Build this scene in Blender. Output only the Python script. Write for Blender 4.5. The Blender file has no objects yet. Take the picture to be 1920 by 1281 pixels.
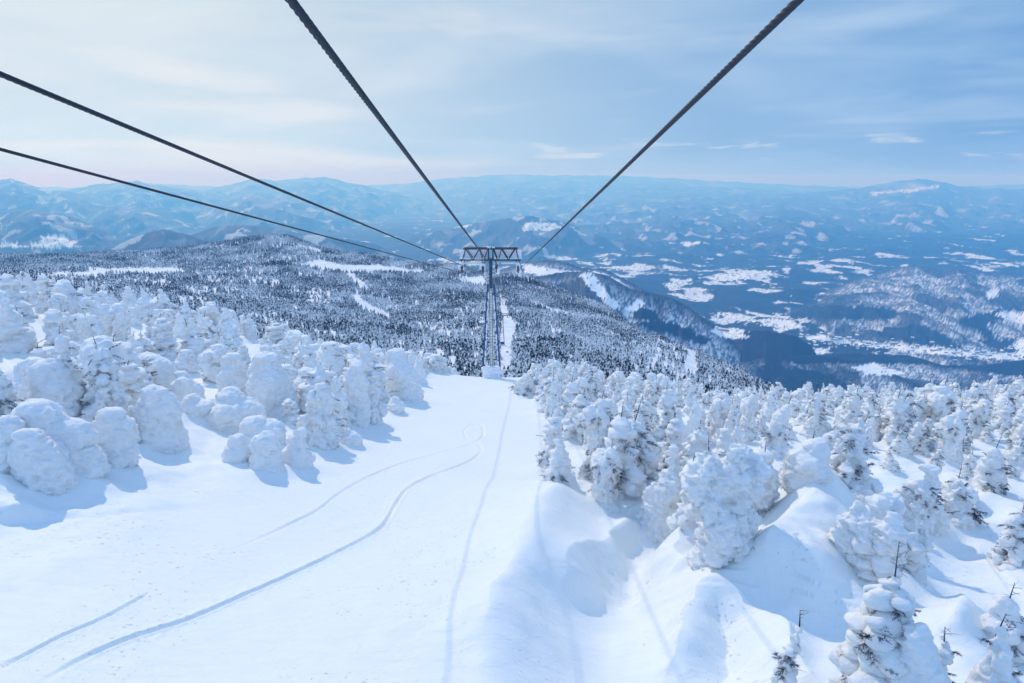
import bpy, math, random
import numpy as np
from mathutils import Vector

# ------------------------------------------------------------------ scene, camera, light
S = bpy.context.scene
COL = S.collection
PITCH = math.atan(307.5 / 1280.0)
CP, SP = math.cos(PITCH), math.sin(PITCH)
FPX = 1280.0
cam_data = bpy.data.cameras.new("camera")
cam_data.sensor_width = 36.0
cam_data.lens = 36.0 * FPX / 1920.0
cam_data.clip_start = 0.1
cam_data.clip_end = 200000.0
cam = bpy.data.objects.new("camera", cam_data)
cam.rotation_euler = (math.pi / 2 - PITCH, 0, 0)
COL.objects.link(cam)
S.camera = cam

SUN_AZ = math.radians(-31.0)      # measured from +Y, negative = to the left
SUN_EL = math.radians(43.0)
SD = Vector((math.sin(SUN_AZ) * math.cos(SUN_EL), math.cos(SUN_AZ) * math.cos(SUN_EL), math.sin(SUN_EL)))
sl = bpy.data.lights.new("sun", 'SUN')
sl.energy = 2.25
sl.angle = math.radians(0.8)
sl.color = (1.0, 0.83, 0.63)
so = bpy.data.objects.new("sun", sl)
so.rotation_euler = SD.to_track_quat('Z', 'Y').to_euler()
COL.objects.link(so)

S.view_settings.view_transform = 'Standard'
S.view_settings.look = 'None'
S.view_settings.exposure = -0.09
S.view_settings.gamma = 1.0
S.render.engine = 'CYCLES'
cy = S.cycles
cy.use_denoising = True
cy.max_bounces = 5
cy.diffuse_bounces = 3
cy.glossy_bounces = 2
cy.transparent_max_bounces = 4
cy.volume_bounces = 3
cy.caustics_reflective = False
cy.caustics_refractive = False

world = bpy.data.worlds.new("World")
S.world = world
world.use_nodes = True
wn, wl = world.node_tree.nodes, world.node_tree.links
wn.clear()


class NT:
    """tiny helper for node graphs"""
    def __init__(self, tree):
        self.n, self.l = tree.nodes, tree.links

    def put(self, sock, v):
        if hasattr(v, 'is_output') or isinstance(v, bpy.types.NodeSocket):
            self.l.new(v, sock)
        else:
            sock.default_value = v

    def math(self, op, a, b=0.0, c=None, clamp=False):
        m = self.n.new('ShaderNodeMath'); m.operation = op; m.use_clamp = clamp
        self.put(m.inputs[0], a); self.put(m.inputs[1], b)
        if c is not None: self.put(m.inputs[2], c)
        return m.outputs[0]

    def mix(self, f, a, b):
        m = self.n.new('ShaderNodeMix'); m.data_type = 'RGBA'
        self.put(m.inputs[0], f); self.put(m.inputs[6], a); self.put(m.inputs[7], b)
        return m.outputs[2]

    def noise(self, vec, scale, detail=4.0, rough=0.55, dist=0.0):
        m = self.n.new('ShaderNodeTexNoise')
        self.put(m.inputs['Vector'], vec); m.inputs['Scale'].default_value = scale
        m.inputs['Detail'].default_value = detail; m.inputs['Roughness'].default_value = rough
        m.inputs['Distortion'].default_value = dist
        return m.outputs['Fac']

    def ramp(self, f, stops):
        m = self.n.new('ShaderNodeMapRange'); m.interpolation_type = 'SMOOTHSTEP'
        self.put(m.inputs[0], f)
        m.inputs[1].default_value = stops[0]; m.inputs[2].default_value = stops[1]
        m.inputs[3].default_value = stops[2]; m.inputs[4].default_value = stops[3]
        return m.outputs[0]

    def mapping(self, vec, scale, rot=(0, 0, 0)):
        m = self.n.new('ShaderNodeMapping')
        self.l.new(vec, m.inputs[0]); m.inputs['Scale'].default_value = scale
        m.inputs['Rotation'].default_value = rot
        return m.outputs[0]


W_ = NT(world.node_tree)
tc = wn.new('ShaderNodeTexCoord').outputs['Generated']
sep = wn.new('ShaderNodeSeparateXYZ'); wl.new(tc, sep.inputs[0])
X, Y, Z = sep.outputs
skyt = wn.new('ShaderNodeTexSky'); skyt.sky_type = 'NISHITA'; skyt.sun_disc = False
skyt.sun_elevation = SUN_EL; skyt.sun_rotation = SUN_AZ
skyt.altitude = 1500; skyt.air_density = 1.0; skyt.dust_density = 0.6
sk = wn.new('ShaderNodeVectorMath'); sk.operation = 'SCALE'
wl.new(skyt.outputs[0], sk.inputs[0]); sk.inputs[3].default_value = 0.10
# thin cloud veil: white on the left, blue-grey to the right, streaked
side = W_.ramp(X, (-0.55, 0.68, 0.0, 1.0))
low_l, low_r = (0.90, 0.93, 0.94, 1), (0.30, 0.53, 0.85, 1)
hi_l, hi_r = (0.66, 0.83, 0.84, 1), (0.16, 0.39, 0.72, 1)
lowc = W_.mix(side, low_l, low_r)
hic = W_.mix(side, hi_l, hi_r)
el = W_.ramp(Z, (0.03, 0.42, 0.0, 1.0))
lowc = W_.mix(W_.ramp(Z, (0.0, 0.10, 0.95, 0.0)), lowc, W_.mix(side, (0.56, 0.80, 0.96, 1), (0.27, 0.50, 0.83, 1)))
veil = W_.mix(el, lowc, hic)
mp = W_.mapping(tc, (1.0, 1.0, 5.0), (0.10, -0.10, 0.2))
st = W_.noise(mp, 1.8, 4.0, 0.50, 0.4)
stf = W_.ramp(st, (0.40, 0.64, 0.0, 1.0))
dark = W_.mix(side, (0.44, 0.65, 0.78, 1), (0.15, 0.36, 0.72, 1))
veil2 = W_.mix(W_.math('MULTIPLY', stf, W_.math('MULTIPLY_ADD', side, 0.5, 0.42)), veil, dark)
mp2 = W_.mapping(tc, (1.0, 1.0, 7.0), (-0.06, 0.08, 0.9))
st2 = W_.noise(mp2, 2.1, 5.0, 0.50, 0.45)
lightc = W_.mix(side, (1.0, 0.97, 0.92, 1), (0.50, 0.70, 0.95, 1))
veil3 = W_.mix(W_.math('MULTIPLY', W_.ramp(st2, (0.48, 0.70, 0.0, 1.0)), 0.62), veil2, lightc)
# small flat clouds low over the far hills
mp3 = W_.mapping(tc, (1.0, 1.0, 6.0))
sm = W_.noise(mp3, 9.0, 6.0, 0.6, 0.2)
band = W_.math('MULTIPLY', W_.ramp(Z, (0.018, 0.028, 0.0, 1.0)), W_.ramp(Z, (0.045, 0.062, 1.0, 0.0)))
band = W_.math('MULTIPLY', band, W_.ramp(X, (-0.05, 0.10, 0.0, 1.0)))
veil4 = W_.mix(W_.math('MULTIPLY', W_.math('MULTIPLY', W_.ramp(sm, (0.55, 0.66, 0.0, 1.0)), band), 0.6), veil3, (0.78, 0.86, 0.94, 1))
sm2 = W_.noise(W_.mapping(tc, (1.0, 1.0, 8.0), (0.0, 0.0, 0.5)), 7.0, 5.0, 0.55, 0.2)
veil4 = W_.mix(W_.math('MULTIPLY', W_.math('MULTIPLY', W_.ramp(sm2, (0.60, 0.70, 0.0, 1.0)), band), 0.6), veil4, (0.25, 0.43, 0.68, 1))
# high overhead and behind the camera the veil is bluer
up = W_.ramp(Z, (0.32, 0.8, 0.0, 1.0))
zen = W_.mix(up, veil4, (0.37, 0.66, 1.24, 1))
back = W_.ramp(Y, (-0.2, 0.35, 1.0, 0.0))
zen = W_.mix(back, zen, (0.43, 0.73, 1.27, 1))
fin = W_.mix(0.88, sk.outputs[0], zen)
bg = wn.new('ShaderNodeBackground'); wl.new(fin, bg.inputs[0]); bg.inputs[1].default_value = 1.0
wo = wn.new('ShaderNodeOutputWorld'); wl.new(bg.outputs[0], wo.inputs[0])

# ------------------------------------------------------------------ helpers
def us(px, py):
    """pixel of the 1920x1281 photo -> (x/y, z/y) ray slopes"""
    dy = (640.5 - py) / FPX
    den = CP + dy * SP
    return (px - 960.0) / FPX / den, (dy * CP - SP) / den

def at(px, py, y):
    u, s = us(px, py)
    return Vector((u * y, y, s * y))

def to_px(u, s):
    den = CP - s * SP
    return 960.0 + FPX * u / den, 640.5 - FPX * (SP + s * CP) / den

def hash2(ix, iy, iz, seed):
    h = (ix.astype(np.int64) * 374761393 + iy.astype(np.int64) * 668265263 + iz.astype(np.int64) * 2147483647 + seed * 144665) & 0xffffffff
    h = ((h ^ (h >> 13)) * 1274126177) & 0xffffffff
    h = (h ^ (h >> 16)) & 0xffffffff
    return h

def perlin2(x, y, seed=0):
    xi, yi = np.floor(x), np.floor(y)
    xf, yf = x - xi, y - yi
    xi = xi.astype(np.int64); yi = yi.astype(np.int64)
    w = lambda t: t * t * t * (t * (t * 6 - 15) + 10)
    zz = np.zeros_like(xi)
    def gr(dx, dy):
        a = hash2(xi + dx, yi + dy, zz, seed) * (2 * math.pi / 4294967296.0)
        return np.cos(a) * (xf - dx) + np.sin(a) * (yf - dy)
    u, v = w(xf), w(yf)
    a = gr(0, 0) * (1 - u) + gr(1, 0) * u
    b = gr(0, 1) * (1 - u) + gr(1, 1) * u
    return (a * (1 - v) + b * v) * 1.5

def fbm2(x, y, octs=5, seed=0, gain=0.5):
    r = 0; a = 1.0; f = 1.0
    for i in range(octs):
        r = r + a * perlin2(x * f + 17.3 * i, y * f - 9.1 * i, seed + i)
        a *= gain; f *= 2.03
    return r

def ridged2(x, y, octs=5, seed=0):
    r = 0; a = 0.5; f = 1.0; prev = 1.0
    for i in range(octs):
        n = 1 - np.abs(perlin2(x * f + 3.7 * i, y * f + 5.1 * i, seed + i)) * 1.6
        n = np.clip(n, 0, 1) ** 2
        r = r + n * a * prev
        prev = np.clip(n, 0, 1); a *= 0.5; f *= 2.07
    return r

def perlin3(p, seed=0):
    x, y, z = p[:, 0], p[:, 1], p[:, 2]
    xi, yi, zi = np.floor(x), np.floor(y), np.floor(z)
    xf, yf, zf = x - xi, y - yi, z - zi
    xi = xi.astype(np.int64); yi = yi.astype(np.int64); zi = zi.astype(np.int64)
    w = lambda t: t * t * t * (t * (t * 6 - 15) + 10)
    def v(dx, dy, dz):
        return hash2(xi + dx, yi + dy, zi + dz, seed) / 2147483648.0 - 1.0
    a, b, c = w(xf), w(yf), w(zf)
    def lx(dy, dz): return v(0, dy, dz) * (1 - a) + v(1, dy, dz) * a
    def ly(dz): return lx(0, dz) * (1 - b) + lx(1, dz) * b
    return ly(0) * (1 - c) + ly(1) * c

def smooth(a, b, t):
    t = np.clip((t - a) / (b - a), 0, 1)
    return t * t * (3 - 2 * t)

def mesh_from(name, verts, faces, smooth_=False, mat=None):
    """faces: int array (n,k) or a list of such arrays"""
    if not isinstance(faces, (list, tuple)): faces = [faces]
    faces = [f for f in faces if len(f)]
    me = bpy.data.meshes.new(name)
    verts = np.asarray(verts, dtype=np.float32)
    me.vertices.add(len(verts)); me.vertices.foreach_set('co', verts.ravel())
    nl = sum(f.size for f in faces); nf = sum(len(f) for f in faces)
    me.loops.add(nl); me.polygons.add(nf)
    me.loops.foreach_set('vertex_index', np.concatenate([np.asarray(f, dtype=np.int32).ravel() for f in faces]))
    tot = np.concatenate([np.full(len(f), f.shape[1], dtype=np.int32) for f in faces])
    st = np.concatenate([[0], np.cumsum(tot)[:-1]]).astype(np.int32)
    me.polygons.foreach_set('loop_start', st)
    me.polygons.foreach_set('use_smooth', np.full(nf, bool(smooth_)))
    me.update(calc_edges=True)
    me.validate()
    if mat: me.materials.append(mat)
    return me

def link(name, me, parent=None, loc=None):
    o = bpy.data.objects.new(name, me)
    COL.objects.link(o)
    if parent: o.parent = parent
    if loc is not None: o.location = loc
    return o

def tag(o, label=None, cat=None, group=None, kind=None):
    if label: o['label'] = label
    if cat: o['category'] = cat
    if group: o['group'] = group
    if kind: o['kind'] = kind
    return o

class MB:
    """collects boxes and tubes into one mesh"""
    def __init__(s): s.v = []; s.q = []; s.t = []; s.n = 0
    def add(s, v, q=(), t=()):
        s.v.extend(v); s.q.extend([tuple(i + s.n for i in f) for f in q]); s.t.extend([tuple(i + s.n for i in f) for f in t]); s.n += len(v)
    def box(s, c, d, rz=0.0):
        cx, cy, cz = c; hx, hy, hz = d[0] / 2, d[1] / 2, d[2] / 2
        ca, sa = math.cos(rz), math.sin(rz)
        v = []
        for k in (-1, 1):
            for (i, j) in ((-1, -1), (1, -1), (1, 1), (-1, 1)):
                x, y = i * hx, j * hy
                v.append((cx + x * ca - y * sa, cy + x * sa + y * ca, cz + k * hz))
        s.add(v, [(3, 2, 1, 0), (4, 5, 6, 7), (0, 1, 5, 4), (1, 2, 6, 5), (2, 3, 7, 6), (3, 0, 4, 7)])
    def bar(s, a, b, r0, r1=None, n=4):
        a, b = Vector(a), Vector(b)
        r1 = r0 if r1 is None else r1
        d = (b - a).normalized()
        e = d.cross(Vector((0, 0, 1)) if abs(d.z) < 0.95 else Vector((0, 1, 0))).normalized(); f = d.cross(e)
        v = []
        for p, r in ((a, r0), (b, r1)):
            for i in range(n):
                th = 2 * math.pi * (i + 0.5) / n
                v.append(tuple(p + e * (r * math.cos(th)) + f * (r * math.sin(th))))
        q = [(i, (i + 1) % n, n + (i + 1) % n, n + i) for i in range(n)]
        s.add(v, q)
        if n == 4: s.add([v[k] for k in (3, 2, 1, 0)] + v[4:8], [(0, 1, 2, 3), (4, 5, 6, 7)])
        elif n == 3: s.add([v[k] for k in (2, 1, 0)] + v[3:6], (), [(0, 1, 2), (3, 4, 5)])
        else:
            s.add([tuple(a)] + v[:n], (), [(0, 1 + (i + 1) % n, 1 + i) for i in range(n)])
            s.add([tuple(b)] + v[n:], (), [(0, 1 + i, 1 + (i + 1) % n) for i in range(n)])
    def mesh(s, name, mat, sm=False):
        fs = []
        if s.q: fs.append(np.array(s.q, dtype=np.int32))
        if s.t: fs.append(np.array(s.t, dtype=np.int32))
        return mesh_from(name, np.array(s.v), fs, sm, mat)

def new_mat(name):
    m = bpy.data.materials.new(name); m.use_nodes = True
    nt = m.node_tree
    b = nt.nodes['Principled BSDF']
    return m, NT(nt), b

def plain(name, col, rough=0.6, metal=0.0, var=0.25, scale=3.0):
    m, N, b = new_mat(name)
    co = N.n.new('ShaderNodeTexCoord').outputs['Object']
    f = N.noise(co, scale, 4.0)
    c0 = tuple(c * (1 - var) for c in col) + (1,); c1 = tuple(min(1, c * (1 + var)) for c in col) + (1,)
    N.l.new(N.mix(f, c0, c1), b.inputs['Base Color'])
    b.inputs['Roughness'].default_value = rough; b.inputs['Metallic'].default_value = metal
    return m

SNOW = (0.81, 0.845, 0.845)
def snow_mat(name, scale=1.0, strength=0.5, coarse=0.35, tint=SNOW):
    m, N, b = new_mat(name)
    co = N.n.new('ShaderNodeTexCoord').outputs['Object']
    f1 = N.noise(co, 0.9 * scale, 5.0, 0.55)
    f2 = N.noise(N.mapping(co, (1.0, 2.6, 3.2), (0.2, 0.1, 0.6)), 2.6 * scale, 8.0, 0.70, 0.8)
    f3 = N.noise(co, 30.0 * scale, 3.0, 0.6)
    h = N.math('ADD', N.math('MULTIPLY', f1, coarse), N.math('MULTIPLY', f2, 0.26))
    h = N.math('ADD', h, N.math('MULTIPLY', f3, 0.008))
    bp = N.n.new('ShaderNodeBump'); bp.inputs['Strength'].default_value = strength; bp.inputs['Distance'].default_value = 1.0 / scale
    N.l.new(h, bp.inputs['Height']); N.l.new(bp.outputs[0], b.inputs['Normal'])
    N.l.new(N.mix(f1, tuple(c * 0.97 for c in tint) + (1,), tuple(min(1, c * 1.03) for c in tint) + (1,)), b.inputs['Base Color'])
    b.inputs['Roughness'].default_value = 0.55
    b.inputs['Specular IOR Level'].default_value = 0.3
    return m

M_crust = snow_mat('rime_crust', 1.0, 0.65, 0.30, (0.94, 0.97, 0.985))
_b = M_crust.node_tree.nodes['Principled BSDF']
_b.inputs['Subsurface Weight'].default_value = 0.35
_b.inputs['Subsurface Radius'].default_value = (0.5, 0.7, 1.0)
_b.inputs['Subsurface Scale'].default_value = 0.22
M_rime = snow_mat('steel_rime', 2.0, 0.5, 0.2, (0.915, 0.94, 0.96))
def twig_mat():
    m, N, b = new_mat('twig_bark')
    geo = N.n.new('ShaderNodeNewGeometry'); sp = N.n.new('ShaderNodeSeparateXYZ'); N.l.new(geo.outputs['True Normal'], sp.inputs[0])
    f = N.noise(geo.outputs['Position'], 5.0, 3, 0.6)
    k = N.math('ADD', N.math('MULTIPLY', sp.outputs[2], 0.35), f)
    N.l.new(N.mix(N.ramp(k, (0.62, 0.78, 0.0, 1.0)), (0.030, 0.045, 0.07, 1), (0.72, 0.78, 0.86, 1)), b.inputs['Base Color'])
    b.inputs['Roughness'].default_value = 0.8
    return m
M_twig = twig_mat()
M_steelblue = plain('blue_paint', (0.02, 0.09, 0.22), 0.45, 0.0, 0.3)
M_steel = plain('galvanised_steel', (0.10, 0.12, 0.16), 0.45, 0.6)
M_darksteel = plain('dark_steel', (0.025, 0.03, 0.05), 0.5, 0.4)
M_rope = plain('wire_rope', (0.006, 0.016, 0.034), 0.6, 0.0, 0.4, 20.0)

# ------------------------------------------------------------------ ground height
def seg_dist(x, y, pts):
    """distance, signed side (+ = right of travel) and arc parameter to a polyline"""
    best = np.full(x.shape, 1e9); side = np.zeros(x.shape); par = np.zeros(x.shape)
    L = 0.0
    tot = sum(math.hypot(b[0] - a[0], b[1] - a[1]) for a, b in zip(pts[:-1], pts[1:]))
    for a, b in zip(pts[:-1], pts[1:]):
        dx, dy = b[0] - a[0], b[1] - a[1]; l = math.hypot(dx, dy) + 1e-9
        t = np.clip(((x - a[0]) * dx + (y - a[1]) * dy) / l / l, 0, 1)
        ex, ey = x - a[0] - t * dx, y - a[1] - t * dy
        d = np.hypot(ex, ey)
        m = d < best
        best = np.where(m, d, best)
        side = np.where(m, np.sign(ex * dy - ey * dx), side)
        par = np.where(m, (L + t * l) / tot, par)
        L += l
    return best, side, par

BANK = None
def g_base(x, y):
    left = np.maximum(0, -x); right = np.maximum(0, x)
    r = y + 0.38 * left + 0.04 * right
    t = (left - 9.0) / 3.0
    bank = 0.23 * 3.0 * np.log1p(np.exp(np.clip(t, -30, 30)))
    bank = np.where(left > 62, bank - 0.10 * (left - 62), bank)
    z = -9.2 - 0.2097 * y + bank - 0.024 * np.maximum(0, x - 3)
    z = z - 0.0036 * np.maximum(0, r - 100) ** 2
    z = z - smooth(55, 112, y) * (3.6 * smooth(6, 32, x) - 2.0 * smooth(50, 85, x))
    if BANK is not None:
        z = np.array(z, dtype=float)
        x = np.asarray(x, dtype=float); y = np.asarray(y, dtype=float)
        m = (y < 46) & (x > -6) & (x < 24)
        if m.any():
            d, sd, t = seg_dist(x[m], y[m], BANK)
            z[m] -= 1.3 * np.where(sd > 0, 0, smooth(0.0, 3.6, d)) * smooth(13.0, 6.0, d) * smooth(0.0, 0.25, t)
    return z

def ground_hit(px, py, fn):
    u, s = us(px, py)
    ys = np.concatenate([np.arange(9, 60, 0.05), np.arange(60, 175, 0.25)])
    g = fn(u * ys, ys)
    below = np.nonzero(s * ys < g)[0]
    y = ys[below[0]] if len(below) else 112.0
    return u * y, y

def track(pts, n=5):
    w = [ground_hit(px, py, g_base) for px, py in pts]
    out = []
    for i in range(len(w) - 1):
        p0 = w[max(i - 1, 0)]; p1 = w[i]; p2 = w[i + 1]; p3 = w[min(i + 2, len(w) - 1)]
        for k in range(n):
            t = k / n
            f = lambda a, b, c, d: 0.5 * (2 * b + (c - a) * t + (2 * a - 5 * b + 4 * c - d) * t * t + (3 * b - a - 3 * c + d) * t ** 3)
            out.append((f(p0[0], p1[0], p2[0], p3[0]), f(p0[1], p1[1], p2[1], p3[1])))
    out.append(w[-1])
    return out

BANK = track([(1095, 890), (1050, 925), (1010, 975), (980, 1050), (940, 1130), (900, 1240), (890, 1281)]) + [(-1.6, 9.0)]
# crest lines of the drifts on the right of the piste: (points, height, left length, right length)
DRIFTS = [
    (track([(1075, 905), (1035, 935), (1003, 985), (975, 1050), (930, 1130), (900, 1280)]), 0.65, 4.0, 1.7),
    (track([(1235, 930), (1190, 975), (1150, 1015), (1090, 1070), (1030, 1130)]), 0.85, 2.2, 1.0),
    (track([(1600, 950), (1565, 985), (1515, 1025), (1465, 1090), (1440, 1150), (1450, 1200)]), 2.2, 3.4, 2.6),
    (track([(1570, 1330), (1440, 1215), (1370, 1175), (1310, 1172), (1265, 1205), (1235, 1290)]), 0.9, 1.1, 1.6),
    (track([(1430, 955), (1400, 985), (1385, 1010)]), 0.6, 1.5, 0.7),
    (track([(1780, 1085), (1800, 1130), (1770, 1175), (1735, 1215)]), 0.7, 1.6, 0.9),
    (track([(1300, 1130), (1265, 1085), (1275, 1060), (1300, 1050)]), 0.7, 1.0, 1.0),
    (track([(40, 975), (20, 930), (0, 915)]), 0.6, 2.5, 1.0),
]
TRACKS = [
    (track([(60, 1295), (200, 1217), (350, 1165), (480, 1110), (600, 1055), (680, 1015), (722, 985), (745, 945), (768, 918), (820, 890), (870, 869), (895, 853), (903, 843)]), 0.12, 0.085),
    (track([(903, 843), (898, 833), (885, 829)]), 0.03, 0.12),
    (track([(448, 1031), (540, 988), (600, 957), (640, 925), (700, 893), (770, 865), (850, 842), (895, 826), (907, 812), (900, 797), (880, 800), (870, 812), (880, 825)]), 0.075, 0.08),
    (track([(-20, 1268), (60, 1225), (130, 1190), (200, 1160), (285, 1113)]), 0.07, 0.06),
    (track([(1850, 1000), (1885, 1050), (1930, 1110)]), 0.04, 0.15),
]
BUMP = None      # raster of mounds and hollows round the trees
RX0, RX1, RY0, RY1, RC = -120.0, 130.0, 8.0, 170.0, 0.25

def sample_bump(x, y):
    if BUMP is None: return 0.0
    fx = np.clip((x - RX0) / RC, 0, BUMP.shape[1] - 2.001); fy = np.clip((y - RY0) / RC, 0, BUMP.shape[0] - 2.001)
    ix, iy = fx.astype(int), fy.astype(int); tx, ty = fx - ix, fy - iy
    return (BUMP[iy, ix] * (1 - tx) + BUMP[iy, ix + 1] * tx) * (1 - ty) + (BUMP[iy + 1, ix] * (1 - tx) + BUMP[iy + 1, ix + 1] * tx) * ty

def g_near(x, y):
    x = np.asarray(x, dtype=float); y = np.asarray(y, dtype=float)
    z = g_base(x, y)
    fl = smooth(-11.5, -17, x); fr = smooth(3.0, 7.0, x + 0.02 * (y - 30))
    fieldw = np.maximum(fl, fr)
    z = z + 0.22 * fbm2(x * 0.07 + 0.02 * y, y * 0.035, 4, 5, 0.35) + 0.04 * ridged2(x * 0.16 - y * 0.1, y * 0.05 + x * 0.03, 3, 6)
    z = z + fieldw * (0.45 * fbm2(x * 0.13 + 4, y * 0.16, 4, 11) + 0.30 * (ridged2(x * 0.09 + y * 0.05, y * 0.12 - x * 0.03, 4, 21) - 0.4))
    wx = x + 0.35 * fbm2(x * 0.35, y * 0.35, 3, 77); wy = y + 0.35 * fbm2(x * 0.35 + 40, y * 0.35, 3, 78)
    for pts, A, ll, lr in DRIFTS:
        xs = [p[0] for p in pts]; ys = [p[1] for p in pts]; R = 4.5 * max(ll, lr)
        m = (x > min(xs) - R) & (x < max(xs) + R) & (y > min(ys) - R) & (y < max(ys) + R)
        if not m.any(): continue
        d, sd, t = seg_dist(wx[m], wy[m], pts)
        env = np.clip(np.minimum(t, 1 - t) * 5, 0, 1); env = env * env * (3 - 2 * env)
        # track() runs away->toward the camera for most drifts: travel 'left' is the photo's right
        h = np.where(sd > 0, np.exp(-(d / ll) * 1.2), (1 - 0.0) * np.exp(-(d / lr) ** 2 * 1.4) * 1.0 - 0.35 * np.exp(-((d - 2.2 * lr) / lr) ** 2))
        z[m] += 1.25 * A * env * h
    for pts, dep, wd in TRACKS:
        xs = [p[0] for p in pts]; ys = [p[1] for p in pts]
        m = (x > min(xs) - 1) & (x < max(xs) + 1) & (y > min(ys) - 1) & (y < max(ys) + 1)
        if not m.any(): continue
        d, sd, t = seg_dist(x[m], y[m], pts)
        dep = dep * np.clip(0.95 + 0.5 * fbm2(x[m] * 0.35, y[m] * 0.35, 3, 66), 0.5, 1.5) * np.clip(np.minimum(t, 1 - t) * 12, 0, 1)
        z[m] += 0.35 * dep * np.abs(perlin2(x[m] * 3.1, y[m] * 3.1, 67)) * np.exp(-((d - 3.5 * wd) / (2.2 * wd)) ** 2)
        z[m] += -dep * np.exp(-(d / wd) ** 4) + 0.3 * dep * np.exp(-((d - 1.7 * wd) / (0.8 * wd)) ** 2)
    return z + sample_bump(x, y)

# ------------------------------------------------------------------ mid and far relief
def line(pts):
    """(px,py,dist) knots -> arrays in u, sorted"""
    a = sorted([(us(px, py)[0], us(px, py)[1] * d, d) for px, py, d in pts])
    return np.array(a)

ROWS = [
    line([(-900, 560, 350), (0, 590, 350), (250, 625, 350), (500, 655, 350), (750, 690, 350), (850, 684, 350), (940, 674, 350), (1050, 682, 350), (1100, 688, 350), (1200, 708, 350), (1300, 735, 350), (1400, 752, 350), (1500, 800, 260), (1920, 820, 240), (2700, 820, 240)]),
    line([(-900, 520, 600), (0, 535, 600), (250, 560, 600), (500, 590, 600), (750, 620, 600), (850, 620, 600), (940, 617, 600), (1050, 624, 600), (1100, 634, 580), (1200, 657, 560), (1300, 700, 480), (1400, 738, 410), (1500, 790, 300), (1920, 810, 270), (2700, 810, 270)]),
    line([(-900, 505, 900), (0, 508, 900), (250, 520, 900), (500, 545, 900), (750, 578, 900), (850, 576, 900), (940, 571, 900), (1050, 584, 880), (1100, 602, 800), (1200, 640, 690), (1300, 678, 590), (1400, 724, 465), (1500, 783, 340), (1920, 800, 300), (2700, 800, 300)]),
    line([(-900, 496, 1250), (0, 495, 1250), (250, 503, 1250), (400, 500, 1250), (500, 494, 1250), (620, 508, 1200), (750, 528, 1180), (850, 533, 1150), (940, 535, 1120), (1050, 558, 1080), (1100, 582, 960), (1200, 632, 790), (1300, 667, 660), (1400, 717, 500), (1500, 778, 360), (1920, 795, 320), (2700, 795, 320)]),
    line([(-900, 490, 1650), (0, 486, 1600), (150, 482, 1600), (250, 478, 1600), (340, 471, 1600), (420, 458, 1600), (480, 447, 1600), (510, 445, 1600), (550, 452, 1600), (590, 465, 1580), (640, 476, 1560), (750, 493, 1480), (850, 505, 1400), (940, 517, 1350), (985, 523, 1300), (1050, 547, 1200), (1100, 568, 1100), (1200, 627, 850), (1300, 662, 720), (1400, 713, 530), (1500, 774, 380), (1920, 790, 340), (2700, 790, 340)]),
]
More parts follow.
